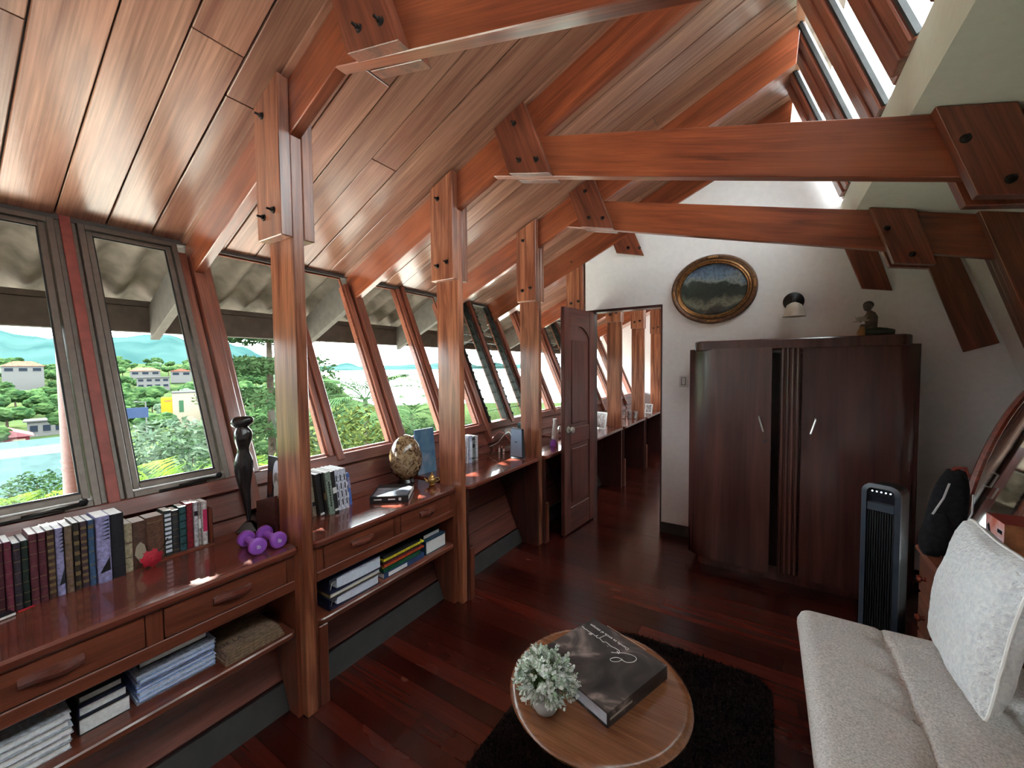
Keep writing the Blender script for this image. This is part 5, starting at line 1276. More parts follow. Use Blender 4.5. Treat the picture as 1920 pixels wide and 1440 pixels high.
def row_a_extras():
    t = thing('book_rack', 'small brown wooden book rack holding the short books', 'book rack', (-2.05, 0.64, DZ))
    box('base', -2.090, -1.996, 0.531, 0.747, DZ, DZ+0.0055, 'drawer_wood', t, g='y'); box('end_piece', -2.092, -2.000, 0.7335, 0.747, DZ+0.0055, DZ+0.160, 'drawer_wood', t, g='z', bevel=0.004)
    # red rose in front of the thick brown book
    t = thing('fabric_rose', 'red cloth rose lying against the row of books', 'flower', (-1.978, 0.535, DZ)); rnd = random.Random(4)
    c = V((-1.972, 0.532, DZ+0.034))
    for ring_i, (n, r, h) in enumerate(((3, 0.010, 0.016), (5, 0.018, 0.014), (7, 0.027, 0.008))):
        for k in range(n):
            a = 2*pi*k/n+ring_i*0.4; g = G(); d = V((0, math.cos(a), math.sin(a))); s = V((0, -math.sin(a), math.cos(a))); w = r*0.75; vs = []
            for i in range(4):
                for j in range(4):
                    u, v = i/3, j/3-0.5; vs.append(c+d*(r*(0.25+0.85*u))+s*(w*2*v*(0.5+0.6*u))+V((h*(1-0.5*u)+0.006*math.sin(pi*u)-0.010*abs(v), 0, 0)))
            fs = [(i*4+j, i*4+j+1, (i+1)*4+j+1, (i+1)*4+j) for i in range(3) for j in range(3)]; g.add(vs, fs); g.build('petal', 'rose_red', t, smooth=True)
    g = G(); g.ball(c+V((0.006, 0, 0)), (0.012, 0.012, 0.012), 8); g.build('heart', 'rose_red', t, smooth=True)
    g = G(); g.tube([c+V((0.002, 0.012, 0.010)), c+V((0.006, 0.035, 0.035)), c+V((0.004, 0.050, 0.060))], 0.0022, 6); g.build('stem', 'bark', t, smooth=True)
    g = G(); g.extr([(-1.965, 0.205, DZ+0.0005), (-1.955, 0.205, DZ+0.0005), (-1.968, 0.242, DZ+0.0005), (-1.974, 0.242, DZ+0.0005)], (0, 0, 0.002)); g.build('ribbon_bookmark', 'rose_red', label='red ribbon bookmark lying under the dark green book', cat='bookmark')
    g = G(); M = Matrix.Translation((-1.945, 0.150, DZ)) @ Matrix.Rotation(0.25, 4, 'Z')
    g.box(-0.016, 0.016, -0.05, 0.045, 0.0, 0.012, M=M); nb = g.build('notebook', 'carton_black', label='small black notebook lying at the left end of the desk', cat='notebook')
    g = G(); g.box(-0.0145, 0.0165, -0.048, 0.0455, 0.003, 0.0095, M=M); g.build('page_block', 'paper', nb)
plain('rose_red', (0.42, 0.008, 0.03), 0.7, var=0.1)
row_a_extras()
def row_b():
    L = 0.10; g = 'paperbacks on the second desk'
    kw = dict(group=g, round_spine=False, lean=L)
    Y = 1.152
    book('cream and black book at the left end beside the first post', 1.154, 0.018, -1.925, 0.222, 0.135, (0.30, 0.27, 0.20), [(0.30, 0.02)], band_mat='carton_black', **kw)
    book('thick black book second from the left on the egg desk', 1.1725, 0.026, -1.898, 0.222, 0.145, (0.012, 0.011, 0.011), [(0.06, 0.010)], band_mat='paper', **kw)
    book('thin black book left of the sage green book', 1.199, 0.013, -1.890, 0.224, 0.145, (0.010, 0.010, 0.010), [(0.45, 0.035)], band_mat='gold_print', **kw)
    book('sage green book with dark lettering down the spine', 1.2125, 0.029, -1.876, 0.226, 0.150, (0.20, 0.27, 0.22), [(0.22+0.06*k, 0.009) for k in range(10)], band_mat='spine_ink', bw=(0.40, 0.60), **kw)
    book('black book with small white marks right of the sage green book', 1.242, 0.026, -1.880, 0.222, 0.150, (0.010, 0.012, 0.013), [(0.55, 0.03), (0.08, 0.010)], band_mat='paper', **kw)
    for k, lab in enumerate(('white paperback, left of three alike', 'white paperback, middle of three alike', 'white paperback, right of three alike')):
        book(lab+' on the egg desk', 1.2685+0.0235*k, 0.023, -1.892, 0.222-0.001*k, 0.140, (0.55, 0.57, 0.66), [(0.2+0.2*j, 0.032) for j in range(4)], band_mat='spine_ink', bw=(0.42, 0.58), **kw)
    book('slim book with colourful mottled cover right of the white paperbacks', 1.3395, 0.016, -1.912, 0.214, 0.13, (0.15, 0.10, 0.11), [(0.3, 0.03), (0.6, 0.02)], band_mat='paper', **kw)
    book('small bright blue book at the right end of the paperbacks', 1.356, 0.020, -1.918, 0.182, 0.125, (0.055, 0.13, 0.42), [(0.7, 0.06)], band_mat='cover_8', **kw)
plain('spine_ink', (0.05, 0.05, 0.06), 0.6)
row_b()
def row_c():
    g = 'slim volumes left of the modem'; kw = dict(group=g, round_spine=False)
    book('white booklet at the left end beside the second post', 2.430, 0.022, -1.962, 0.205, 0.12, (0.52, 0.54, 0.58), (), **kw)
    book('white and blue striped booklet left of the grey one', 2.453, 0.040, -1.955, 0.212, 0.12, (0.45, 0.50, 0.66), [(0.2, 0.006), (0.5, 0.12)], band_mat='paper_blue', **kw)
    book('grey-black booklet with dark squares on its spine', 2.495, 0.050, -1.968, 0.198, 0.115, (0.20, 0.22, 0.22), [(0.9, 0.012), (0.62, 0.030), (0.12, 0.012)], band_mat='carton_black', **kw)
    book('pale booklet nearest the modem', 2.547, 0.030, -1.962, 0.198, 0.12, (0.52, 0.52, 0.55), [(0.1, 0.004)], band_mat='spine_ink', **kw)
    for lab, y, t, c in (('teal patterned book beyond the third post', 3.30, 0.075, (0.07, 0.15, 0.17)), ('white binder beyond the third post', 3.377, 0.045, (0.55, 0.54, 0.50)), ('dark green book beyond the third post', 3.424, 0.05, (0.02, 0.06, 0.06)), ('pale blue book nearest the door beyond the third post', 3.476, 0.06, (0.25, 0.38, 0.48))):
        book(lab, y, t, -1.90, 0.21, 0.135, c, [(0.75, 0.01)], group='binders beyond the third post', round_spine=False, band_mat='spine_ink')
row_c()
def lying(name, label, x0, x1, y0, y1, z, h, rgb, cat='book', group=None, cover=0.002, pages='paper', spine='y-', rot=0.0, band=None):
    """book or folder lying flat; the page side faces +X"""
    c = V(((x0+x1)/2, (y0+y1)/2, z)); t = thing(name, label, cat, c, group); M = Matrix.Translation(c) @ Matrix.Rotation(rot, 4, 'Z') @ Matrix.Translation(-c)
    m = cloth(rgb) if not isinstance(rgb, str) else rgb; g = G()
    g.box(x0, x1, y0, y1, z, z+cover, M=M); g.box(x0, x1, y0, y1, z+h-cover, z+h, M=M)
    if spine == 'y-': g.box(x0, x1, y0, y0+cover, z+cover, z+h-cover, M=M)
    elif spine == 'x+': g.box(x1-cover, x1, y0, y1, z+cover, z+h-cover, M=M)
    g.build('cover', m, t)
    g = G(); g.box(x0+0.002, x1-0.0045, y0+cover+0.0005, y1-0.003, z+cover+0.0002, z+h-cover-0.0002, M=M); g.build('page_block', pages, t)
    if band:
        g = G(); g.box(x1, x1+0.0006, y0+(y1-y0)*band[0], y0+(y1-y0)*band[1], z+h*0.15, z+h*0.85, M=M); g.build('label', 'paper', t)
    return t
def shelf_a():
    S = SHELF; gr = 'white notebooks in a pile'
    for k in range(5): lying('notebook', 'white ring notebook in the pile at the left end, %s' % ('lowest', 'second from below', 'middle one', 'second from top', 'topmost')[k], -1.895+0.003*k, -1.715-0.003*(k % 2), 0.035+0.004*k, 0.262+0.003*(k % 3), S+0.022*k, 0.0212, (0.48, 0.50, 0.56) if k % 2 == 0 else (0.40, 0.42, 0.48), 'notebook', gr)
    lying('folder', 'black folder lying under the dark blue book', -1.895, -1.745, 0.283, 0.402, S, 0.052, (0.012, 0.012, 0.015), 'folder'); lying('book', 'dark blue book with white page edge on the black folder', -1.895, -1.752, 0.286, 0.396, S+0.053, 0.030, (0.012, 0.018, 0.060), 'book')
    lying('book', 'grey covered book on top of the dark blue book', -1.895, -1.77, 0.290, 0.390, S+0.084, 0.022, (0.06, 0.06, 0.06))
    cols = [(0.45, 0.52, 0.66), (0.30, 0.40, 0.66), (0.46, 0.52, 0.68), (0.16, 0.24, 0.50), (0.44, 0.50, 0.66), (0.28, 0.38, 0.64), (0.40, 0.46, 0.60)]
    nm = ('lowest', 'second from below', 'third from below', 'fourth from below', 'fifth from below', 'sixth from below', 'seventh from below')
    for k, c in enumerate(cols): lying('document_folder', 'pale blue document folder in the long pile, %s' % nm[k], -1.895, -1.742+0.004*((k*3) % 4), 0.415+0.003*(k % 3), 0.640-0.006*(k % 2), S+0.0148*k, 0.0142, c, 'folder', 'pale blue folders in the long pile', pages='paper_blue')
    lying('document_folder', 'charcoal folder on top of the pale blue pile', -1.895, -1.765, 0.43, 0.625, S+0.105, 0.030, (0.05, 0.05, 0.055), 'folder')
    for k in range(4): np_ = lying('newspaper', 'folded brownish newspaper beside the blue folders, %s' % ('lowest', 'second from below', 'third from below', 'topmost')[k], -1.895+0.004*k, -1.690-0.004*k, 0.652+0.003*k, 0.868-0.004*k, S+0.0105*k, 0.0102, (0.24, 0.155, 0.105), 'newspaper', 'folded newspapers', pages='newsprint', cover=0.003)
    text_mesh('headline', 'DE LA', 0.030, Matrix.Translation((-1.76, 0.70, S+0.0424)) @ Matrix.Rotation(pi/2, 4, 'Z'), 'carton_black', np_, 0.0003)
plain('newsprint', (0.30, 0.21, 0.16), 0.9, var=0.2, nscale=60)
shelf_a()
def binder(label, z, y0, y1, h):
    t = thing('ring_binder', label, 'binder', (-1.80, (y0+y1)/2, z), 'blue ring binders'); x0, x1 = -1.897, -1.672
    g = G(); g.box(x0, x1, y0, y0+0.003, z, z+h); g.box(x0, x1, y0, y1, z, z+0.0025); g.box(x0, x1, y0, y1, z+h-0.0025, z+h); g.build('cover', cloth((0.010, 0.013, 0.045)), t)
    g = G(); vs = []; n = 8
    for k in range(n+1):
        s = k/n; y = y0+0.045+(y1-y0-0.055)*s; vs.append((y, z+0.0035+0.006*(1-s)**3, z+h-0.004-0.010*max(0, 1-s*4)))
    pl = [(x0+0.01, y, a) for y, a, b in vs]+[(x0+0.01, y, b) for y, a, b in reversed(vs)]
    g.extr(pl, (x1-x0-0.018, 0, 0)); g.build('paper_stack', 'paper_blue', t)
    g = G(); g.tube([(x1-0.02, y0+0.02, z+0.006), (x1-0.02, y0+0.028, z+h*0.55), (x1-0.02, y0+0.05, z+h*0.6)], 0.002, 6); g.tube([(x1-0.06, y0+0.02, z+0.006), (x1-0.06, y0+0.028, z+h*0.55), (x1-0.06, y0+0.05, z+h*0.6)], 0.002, 6); g.build('ring', 'chrome', t, smooth=True)
def shelf_b():
    S = SHELF
    binder('lower dark blue ring binder full of paper', S, 1.062, 1.350, 0.054); binder('upper dark blue ring binder with a thick curled paper stack', S+0.0765, 1.062, 1.365, 0.068)
    lying('folder', 'manila folder between the two ring binders', -1.897, -1.676, 1.07, 1.352, S+0.0545, 0.0215, (0.36, 0.27, 0.12), 'folder')
    spec = [('blue and white box file under the coloured folders', 0.030, (0.020, 0.050, 0.14), 'box file', (0.1, 0.55)), ('dark green folder', 0.022, (0.010, 0.085, 0.040), 'folder', None), ('lower yellow folder', 0.0095, (0.55, 0.36, 0.02), 'folder', None), ('orange-red folder', 0.0100, (0.50, 0.06, 0.02), 'folder', None),
            ('dark maroon folder', 0.012, (0.09, 0.012, 0.014), 'folder', None), ('olive green folder', 0.010, (0.17, 0.22, 0.02), 'folder', None), ('upper lemon yellow folder', 0.0100, (0.60, 0.50, 0.03), 'folder', None), ('black folder on top of the coloured folders', 0.014, (0.012, 0.010, 0.012), 'folder', None)]
    z = S
    for k, (lab, h, c, cat, band) in enumerate(spec):
        lying('folder' if cat == 'folder' else 'box_file', lab+(' in the coloured pile' if k not in (0, 7) else ''), -1.895, -1.682-0.006*(k % 3), 1.382+0.004*(k % 2), 1.672-0.012*((k*2) % 3), z, h-0.0005, c, cat, 'coloured folders' if cat == 'folder' else None, pages='paper' if k == 0 else cloth(c), spine='x+', band=band); z += h
    lying('book', 'very thick teal-blue book with white page edge at the right', -1.895, -1.684, 1.690, 1.865, S, 0.083, (0.010, 0.045, 0.085), cover=0.004); lying('book', 'smaller grey-green book on top of the thick teal-blue book', -1.895, -1.712, 1.70, 1.84, S+0.0835, 0.026, (0.035, 0.06, 0.06), cover=0.002)
shelf_b()
def obj_black_book():
    c = V((-1.842, 1.592, DZ)); u = V((0.163, 0.128, 0)).normalized(); v = V((-u.y, u.x, 0)); M = frame_m(c, u, (0, 0, 1)); a, b, h = 0.105, 0.118, 0.036
    t = thing('book', 'black hardback lying flat before the stone egg', 'book', c)
    g = G(); g.box(-a, a, -b, b, 0, 0.003, M=M); g.box(-a, a, -b, b, h-0.003, h, M=M); g.box(-a, a, -b, -b+0.004, 0.003, h-0.003, M=M); g.build('cover', cloth((0.010, 0.010, 0.014), 0.3), t)
    g = G(); g.box(-a+0.003, a-0.003, -b+0.0045, b-0.004, 0.0033, h-0.0033, M=M); g.build('page_block', 'paper', t)
    g = G(); g.box(-a+0.012, a-0.008, -b+0.012, b*0.35, h, h+0.0006, M=M); g.build('cover_picture', 'book_photo', t)
    F = M @ Matrix.Translation((-0.06, -b-0.0004, h/2)) @ Matrix.Rotation(pi/2, 4, 'X')
    for dx, w in ((0.0, 0.042), (0.078, 0.038), (0.135, 0.014)):
        g = G(); g.box(-0.018+dx-0.005, -0.018+dx+w-0.005, -0.0035 if w > 0.02 else -0.008, 0.0035 if w > 0.02 else 0.008, 0, 0.0005, M=F); g.build('spine_print', 'paper', t)
def photo_mat(name, cols, scale):
    m, nt, p = new_mat(name); N = nt.nodes.new; tc = N('ShaderNodeTexCoord'); n = N('ShaderNodeTexNoise'); n.inputs['Scale'].default_value = scale; n.inputs['Detail'].default_value = 3; n.inputs['Distortion'].default_value = 1.0; p.inputs['Roughness'].default_value = 0.35
    nt.links.new(tc.outputs['Object'], n.inputs['Vector']); r = N('ShaderNodeValToRGB'); cr = r.color_ramp; k = len(cols)
    cr.elements[0].position, cr.elements[0].color = 0.34, (*cols[0], 1); cr.elements[1].position, cr.elements[1].color = 0.68, (*cols[-1], 1)
    for i, c in enumerate(cols[1:-1]): e = cr.elements.new(0.34+0.34*(i+1)/(k-1)); e.color = (*c, 1)
    nt.links.new(n.outputs['Fac'], r.inputs['Fac']); nt.links.new(r.outputs['Color'], p.inputs['Base Color'])
photo_mat('book_photo', [(0.05, 0.07, 0.10), (0.20, 0.24, 0.30), (0.42, 0.48, 0.55)], 9)
photo_mat('cover_photo', [(0.012, 0.011, 0.012), (0.026, 0.024, 0.024), (0.060, 0.050, 0.046), (0.34, 0.26, 0.24)], 7)
photo_mat('blue_canvas_paint', [(0.05, 0.13, 0.25), (0.12, 0.24, 0.36), (0.30, 0.34, 0.44)], 6)
photo_mat('portrait_photo', [(0.10, 0.07, 0.06), (0.34, 0.28, 0.26), (0.55, 0.52, 0.52)], 24)
obj_black_book()
def stone_mat():
    m, nt, p = new_mat('fossil_stone'); N = nt.nodes.new; Lk = nt.links.new; p.inputs['Roughness'].default_value = 0.13; p.inputs['Coat Weight'].default_value = 0.6
    tc = N('ShaderNodeTexCoord'); v = N('ShaderNodeTexVoronoi'); v.inputs['Scale'].default_value = 75; n = N('ShaderNodeTexNoise'); n.inputs['Scale'].default_value = 26; n.inputs['Detail'].default_value = 8; n.inputs['Distortion'].default_value = 1.6
    Lk(tc.outputs['Object'], n.inputs['Vector']); mp = N('ShaderNodeVectorMath'); mp.operation = 'ADD'; Lk(tc.outputs['Object'], mp.inputs[0]); sc = N('ShaderNodeVectorMath'); sc.operation = 'SCALE'; sc.inputs['Scale'].default_value = 0.06; Lk(n.outputs['Color'], sc.inputs[0]); Lk(sc.outputs[0], mp.inputs[1]); Lk(mp.outputs[0], v.inputs['Vector'])
    r = N('ShaderNodeValToRGB'); cr = r.color_ramp; cr.elements[0].position = 0.38; cr.elements[0].color = (0.055, 0.030, 0.014, 1); cr.elements[1].position = 0.64; cr.elements[1].color = (0.42, 0.32, 0.19, 1); e = cr.elements.new(0.5); e.color = (0.29, 0.19, 0.10, 1)
    Lk(n.outputs['Fac'], r.inputs['Fac']); r2 = N('ShaderNodeValToRGB'); r2.color_ramp.elements[0].position = 0.12; r2.color_ramp.elements[1].position = 0.5; r2.color_ramp.elements[0].color = (0.6, 0.52, 0.45, 1); Lk(v.outputs['Distance'], r2.inputs['Fac'])
    mx = N('ShaderNodeMix'); mx.data_type = 'RGBA'; mx.blend_type = 'MULTIPLY'; mx.inputs[0].default_value = 0.75; Lk(r.outputs['Color'], mx.inputs[6]); Lk(r2.outputs['Color'], mx.inputs[7]); Lk(mx.outputs[2], p.inputs['Base Color'])
stone_mat()
plain('black_carving', (0.010, 0.010, 0.011), 0.22, coat=0.3, var=0.1); plain('dumbbell_purple', (0.30, 0.085, 0.52), 0.42, var=0.05)
def ornaments():
    c = (-1.992, 1.832); t = thing('stone_egg', 'large polished brown fossil-stone egg on a dark ring stand', 'ornament', (*c, DZ))
    g = G(); prof = []
    for k in range(21):
        a = pi*k/20; r = 0.106*math.sin(a)*(1+0.10*math.cos(a)) if 0 < k < 20 else 0.002; prof.append((r, 0.916-0.147*math.cos(a)))
    g.lathe(prof, 36, Matrix.Translation((*c, 0))); g.build('egg', 'fossil_stone', t, smooth=True)
    g = G(); g.lathe([(0.050, DZ), (0.056, DZ+0.006), (0.050, DZ+0.016), (0.044, DZ+0.026), (0.036, DZ+0.0265)], 28, Matrix.Translation((*c, 0))); g.build('ring_stand', 'black_carving', t, smooth=True)
    # teapot
    p = V((-1.800, 1.872, DZ)); t = thing('teapot', 'tiny brass teapot beside the second post', 'teapot', p); M = Matrix.Translation(p)
    g = G(); g.lathe([(0.016, 0.0), (0.020, 0.003), (0.014, 0.008), (0.024, 0.018), (0.029, 0.032), (0.026, 0.044), (0.017, 0.052)], 20, M); g.build('body', 'brass', t, smooth=True)
    g = G(); g.lathe([(0.019, 0.0522), (0.017, 0.058), (0.010, 0.065), (0.004, 0.069), (0.0055, 0.074), (0.0045, 0.079), (0.001, 0.082)], 16, M); g.build('lid', 'brass', t, smooth=True)
    s = V((-0.78, -0.62, 0)).normalized(); g = G(); g.tube([p+s*0.022+V((0, 0, 0.024)), p+s*0.036+V((0, 0, 0.030)), p+s*0.044+V((0, 0, 0.042)), p+s*0.050+V((0, 0, 0.046))], [0.008, 0.006, 0.0045, 0.004], 8); g.build('spout', 'brass', t, smooth=True)
    g = G(); g.tube([p-s*0.026+V((0, 0, 0.044)), p-s*0.042+V((0, 0, 0.046)), p-s*0.046+V((0, 0, 0.032)), p-s*0.026+V((0, 0, 0.020))], 0.003, 8); g.build('handle', 'brass', t, smooth=True)
    # statue: elongated female torso with swept hair
    b = V((-2.040, 0.896, DZ)); t = thing('statue', 'slender black carved female torso statue with swept hair', 'statue', (b.x, b.y, DZ)); side = V((0.70, 0.71, 0)).normalized(); fr = V((0.71, -0.70, 0)).normalized()
    st = [(0.036, 0.007, 0.007, 0.006), (0.075, 0.008, 0.010, 0.010), (0.13, 0.004, 0.015, 0.013), (0.19, -0.004, 0.020, 0.016), (0.235, -0.006, 0.028, 0.022), (0.285, -0.006, 0.036, 0.027), (0.325, -0.004, 0.037, 0.029), (0.350, -0.004, 0.029, 0.023), (0.372, -0.005, 0.021, 0.017), (0.398, -0.004, 0.026, 0.020), (0.422, -0.003, 0.034, 0.026), (0.446, -0.002, 0.036, 0.027), (0.466, -0.002, 0.033, 0.023), (0.478, -0.004, 0.024, 0.019), (0.490, -0.005, 0.018, 0.015)]
    g = G(); vs = []; fs = []; n = 16
    for z, off, wa, wb in st:
        for k in range(n):
            a = 2*pi*k/n; q = 1.0
            if 0.40 < z < 0.452 and math.sin(a) > 0.2: q = 1+0.28*math.exp(-((abs(math.cos(a))-0.5)/0.25)**2)
            vs.append(b+side*(off+wa*1.12*math.cos(a))+fr*(wb*1.1*math.sin(a)*q)+V((0, 0, z)))
    for i in range(len(st)-1):
        for k in range(n): fs.append((i*n+k, i*n+(k+1) % n, (i+1)*n+(k+1) % n, (i+1)*n+k))
    fs.append(tuple(range(n-1, -1, -1))); fs.append(tuple((len(st)-1)*n+k for k in range(n))); g.add(vs, fs); subsurf(g.build('torso', 'black_carving', t, smooth=True), 1)
    g = G(); hp = [(-0.044, 0.514), (-0.034, 0.508), (-0.012, 0.502), (0.012, 0.508), (0.032, 0.516), (0.048, 0.516)]; hr = [(0.018, 0.012), (0.028, 0.022), (0.032, 0.026), (0.028, 0.024), (0.022, 0.018), (0.010, 0.010)]
    g.tube([b+side*(y-0.004)+V((0, 0, z)) for y, z in hp], [(a, c2) for a, c2 in hr], 12); subsurf(g.build('hair', 'black_carving', t, smooth=True), 1)
    g = G(); g.tube([b+side*0.012+fr*0.018+V((0, 0, 0.325)), b+side*0.0+fr*0.022+V((0, 0, 0.26)), b-side*0.008+fr*0.018+V((0, 0, 0.20))], [0.004, 0.003, 0.002], 6); g.build('leg_crease', 'black_carving', t, smooth=True)
    q = lambda a, c2, z: b+side*(a+0.006)+fr*c2+V((0, 0, z))
    g = G(); g.add([q(-0.048, -0.026, 0), q(0.046, -0.026, 0), q(0.046, 0.030, 0), q(-0.048, 0.030, 0), q(-0.014, -0.012, 0.040), q(0.016, -0.012, 0.040), q(0.016, 0.012, 0.040), q(-0.014, 0.012, 0.040)], [(3, 2, 1, 0), (4, 5, 6, 7), (0, 1, 5, 4), (1, 2, 6, 5), (2, 3, 7, 6), (3, 0, 4, 7)]); g.build('base', 'black_carving', t, bevel=0.002)
    # dumbbells
    for k, (lab, yy, rz) in enumerate((('purple dumbbell in front, nearer the books', 0.803, -0.10), ('purple dumbbell behind, against the post', 0.876, -0.04))):
        cc = V((-1.795+0.01*k, yy, DZ+0.033)); t = thing('dumbbell', lab, 'dumbbell', (cc.x, cc.y, DZ), 'pair of dumbbells'); d = V((math.cos(rz), math.sin(rz), 0)); M = frame_m(cc, (0, 0, 1), d)
        g = G(); g.lathe([(0.014, -0.045), (0.0125, -0.03), (0.0140, 0.0), (0.0125, 0.03), (0.014, 0.045)], 16, M); g.build('grip', 'dumbbell_purple', t, smooth=True)
        for s in (-1, 1):
            g = G(); g.lathe([(0.020, s*0.045), (0.031, s*0.049), (0.033, s*0.055), (0.033, s*0.068), (0.030, s*0.074), (0.026, s*0.0755), (0.002, s*0.0755)], 24, M); hd = g.build('head', 'dumbbell_purple', t, smooth=True)
        e = cc+d*0.0758; text_mesh('weight_mark', 'lb', 0.022, frame_m(e, V((-d.y, d.x, 0)), d), 'white_print', hd, 0.0003)
ornaments()
def frames():
    def pframe(label, c, w, h, yaw, tilt, mat, img, group=None, t_=0.012, bw=0.014):
        M = Matrix.Translation(c) @ Matrix.Rotation(yaw, 4, 'Z') @ Matrix.Rotation(-tilt, 4, 'X'); t = thing('photo_frame', label, 'photo frame', c, group); g = G()
        g.box(-w/2, w/2, 0, t_, 0, bw, M=M); g.box(-w/2, w/2, 0, t_, h-bw, h, M=M); g.box(-w/2, -w/2+bw, 0, t_, bw, h-bw, M=M); g.box(w/2-bw, w/2, 0, t_, bw, h-bw, M=M); g.build('frame', mat, t)
        g = G(); g.box(-w/2+bw*0.8, w/2-bw*0.8, t_*0.4, t_*0.8, bw*0.8, h-bw*0.8, M=M); g.build('photo', img, t)
        return t, M
    pframe('white photo frame first on the desk beyond the doorway', V((-1.685, 4.62, DZ)), 0.15, 0.20, -0.35, 0.2, 'white_print', 'portrait_photo')
    for k, lab in enumerate(('left', 'middle', 'right')): pframe('small dark photo frame, %s one of the three in the doorway' % lab, V((-1.705+0.075*k, 5.62+0.02*k, DZ)), 0.07, 0.115, -0.3, 0.15, 'plate_wood', 'portrait_photo', 'three small photo frames', bw=0.009)
    pframe('white photo frame farthest away by the right door jamb', V((-1.585, 6.52, DZ)), 0.12, 0.145, -0.2, 0.2, 'white_print', 'portrait_photo')
    # blue canvas behind the second post
    t = thing('canvas_print', 'blue painted canvas standing behind the second post', 'canvas', (-2.03, 2.07, DZ)); M = Matrix.Translation((-2.035, 2.075, DZ)) @ Matrix.Rotation(pi/2-0.08, 4, 'Z') @ Matrix.Rotation(-0.10, 4, 'X')
    g = G(); g.box(-0.085, 0.085, 0, 0.014, 0, 0.315, M=M); g.build('panel', 'blue_canvas_paint', t); g = G(); g.box(0.0852, 0.0862, 0.0, 0.015, 0.0, 0.315, M=M); g.build('gold_edge', 'gilt', t)
    # dark picture card behind the statue
    t = thing('picture_card', 'dark picture card with a pale hooded head behind the end board', 'picture', (-2.02, 1.00, DZ)); M = Matrix.Translation((-2.024, 1.004, DZ)) @ Matrix.Rotation(0.0, 4, 'Z') @ Matrix.Rotation(-0.06, 4, 'X')
    g = G(); g.box(-0.064, 0.064, 0, 0.006, 0, 0.322, M=M); g.build('card', 'carton_black', t)
    def disc(nm, cx, czz, a, b, mat, lay):
        g = G(); n = 20; g.extr([M @ V((cx+a*math.cos(2*pi*k/n), -0.0004*lay, czz+b*math.sin(2*pi*k/n))) for k in range(n)], (0, -0.0003, 0)); g.build(nm, mat, t)
    disc('painted_hood', 0.02, 0.235, 0.034, 0.072, 'paper_blue', 1); disc('painted_face', 0.022, 0.215, 0.026, 0.034, 'portrait_photo', 2); disc('painted_beard', 0.022, 0.155, 0.022, 0.050, 'paper', 3); disc('painted_cloak', -0.036, 0.19, 0.022, 0.06, 'plate_wood', 1)
frames()
plain('modem_face', (0.20, 0.26, 0.36), 0.28, var=0.03); plain('modem_side', (0.030, 0.040, 0.050), 0.35); plain('cable_black', (0.015, 0.012, 0.012), 0.5); plain('cable_red', (0.25, 0.03, 0.03), 0.5)
def modem():
    t = thing('modem', 'upright grey-blue modem on a small foot', 'modem', (-1.73, 2.81, DZ))
    g = G(); x0, x1, y0, y1 = -1.790, -1.672, 2.782, 2.832; z0, z1 = DZ+0.010, DZ+0.245
    g.add([(x0, y0, z0), (x1, y0, z0), (x1, y1, z0), (x0, y1, z0), (x0+0.004, y0+0.010, z1), (x1-0.010, y0+0.010, z1-0.006), (x1-0.010, y1-0.006, z1-0.006), (x0+0.004, y1-0.006, z1)], [(3, 2, 1, 0), (4, 5, 6, 7), (0, 1, 5, 4), (1, 2, 6, 5), (2, 3, 7, 6), (3, 0, 4, 7)]); g.build('case', 'modem_side', t, bevel=0.003)
    g = G(); g.add([(x0+0.003, y0-0.0012, z0+0.004), (x1-0.003, y0-0.0012, z0+0.004), (x1-0.012, y0+0.0085, z1-0.010), (x0+0.006, y0+0.0085, z1-0.005)], [(0, 1, 2, 3)]); g.build('face_plate', 'modem_face', t)
    g = G(); g.extr([(x0+0.045, y0+0.0025, z0+0.125), (x0+0.072, y0+0.0025, z0+0.128), (x0+0.066, y0+0.0025, z0+0.120), (x0+0.046, y0+0.0025, z0+0.118)], (0, -0.0012, 0)); g.build('logo', 'carton_black', t)
    g = G(); g.lathe([(0.066, DZ), (0.066, DZ+0.004), (0.055, DZ+0.0098)], 28, Matrix.Translation(((x0+x1)/2, (y0+y1)/2, 0)), sy=0.75); g.build('foot', 'modem_side', t, smooth=True)
    for k, (m, pts) in enumerate((('cable_black', [(-1.785, 2.815, DZ+0.06), (-1.88, 2.80, DZ+0.03), (-1.98, 2.70, DZ+0.02), (-2.04, 2.62, DZ+0.03)]), ('cable_red', [(-1.785, 2.82, DZ+0.10), (-1.86, 2.84, DZ+0.16), (-1.95, 2.86, DZ+0.19), (-2.02, 2.80, DZ+0.10), (-2.06, 2.74, DZ+0.05)]), ('white_print', [(-1.785, 2.825, DZ+0.09), (-1.84, 2.86, DZ+0.19), (-1.90, 2.87, DZ+0.17), (-1.98, 2.88, DZ+0.09), (-2.06, 2.87, DZ+0.05)]))):
        P = [V(p) for p in pts]; sm = []
        for i in range(len(P)-1):
            a, b2, c2, d2 = P[max(0, i-1)], P[i], P[i+1], P[min(len(P)-1, i+2)]
            for j in range(6):
                s = j/6; sm.append(0.5*((2*b2)+(c2-a)*s+(2*a-5*b2+4*c2-d2)*s*s+(3*b2-a-3*c2+d2)*s**3))
        sm.append(P[-1]); g = G(); g.tube(sm, 0.0028, 6); g.build('cable', m, t, smooth=True)
    for k, (x, y) in enumerate(((-1.91, 2.865), (-1.935, 2.878), (-1.958, 2.870))):
        o = thing('cable_plug', 'small plug hanging behind the modem, %s' % ('nearest the modem', 'middle of three', 'nearest the wall')[k], 'plug', (x, y, DZ), 'plugs behind the modem')
        box('body', x-0.006, x+0.006, y-0.006, y+0.006, DZ+0.0, DZ+0.045, 'white_print' if k != 1 else 'cable_black', o); box('pin', x-0.003, x+0.003, y-0.003, y+0.003, DZ+0.0455, DZ+0.066, 'chrome' if k else 'cable_red', o)
modem()
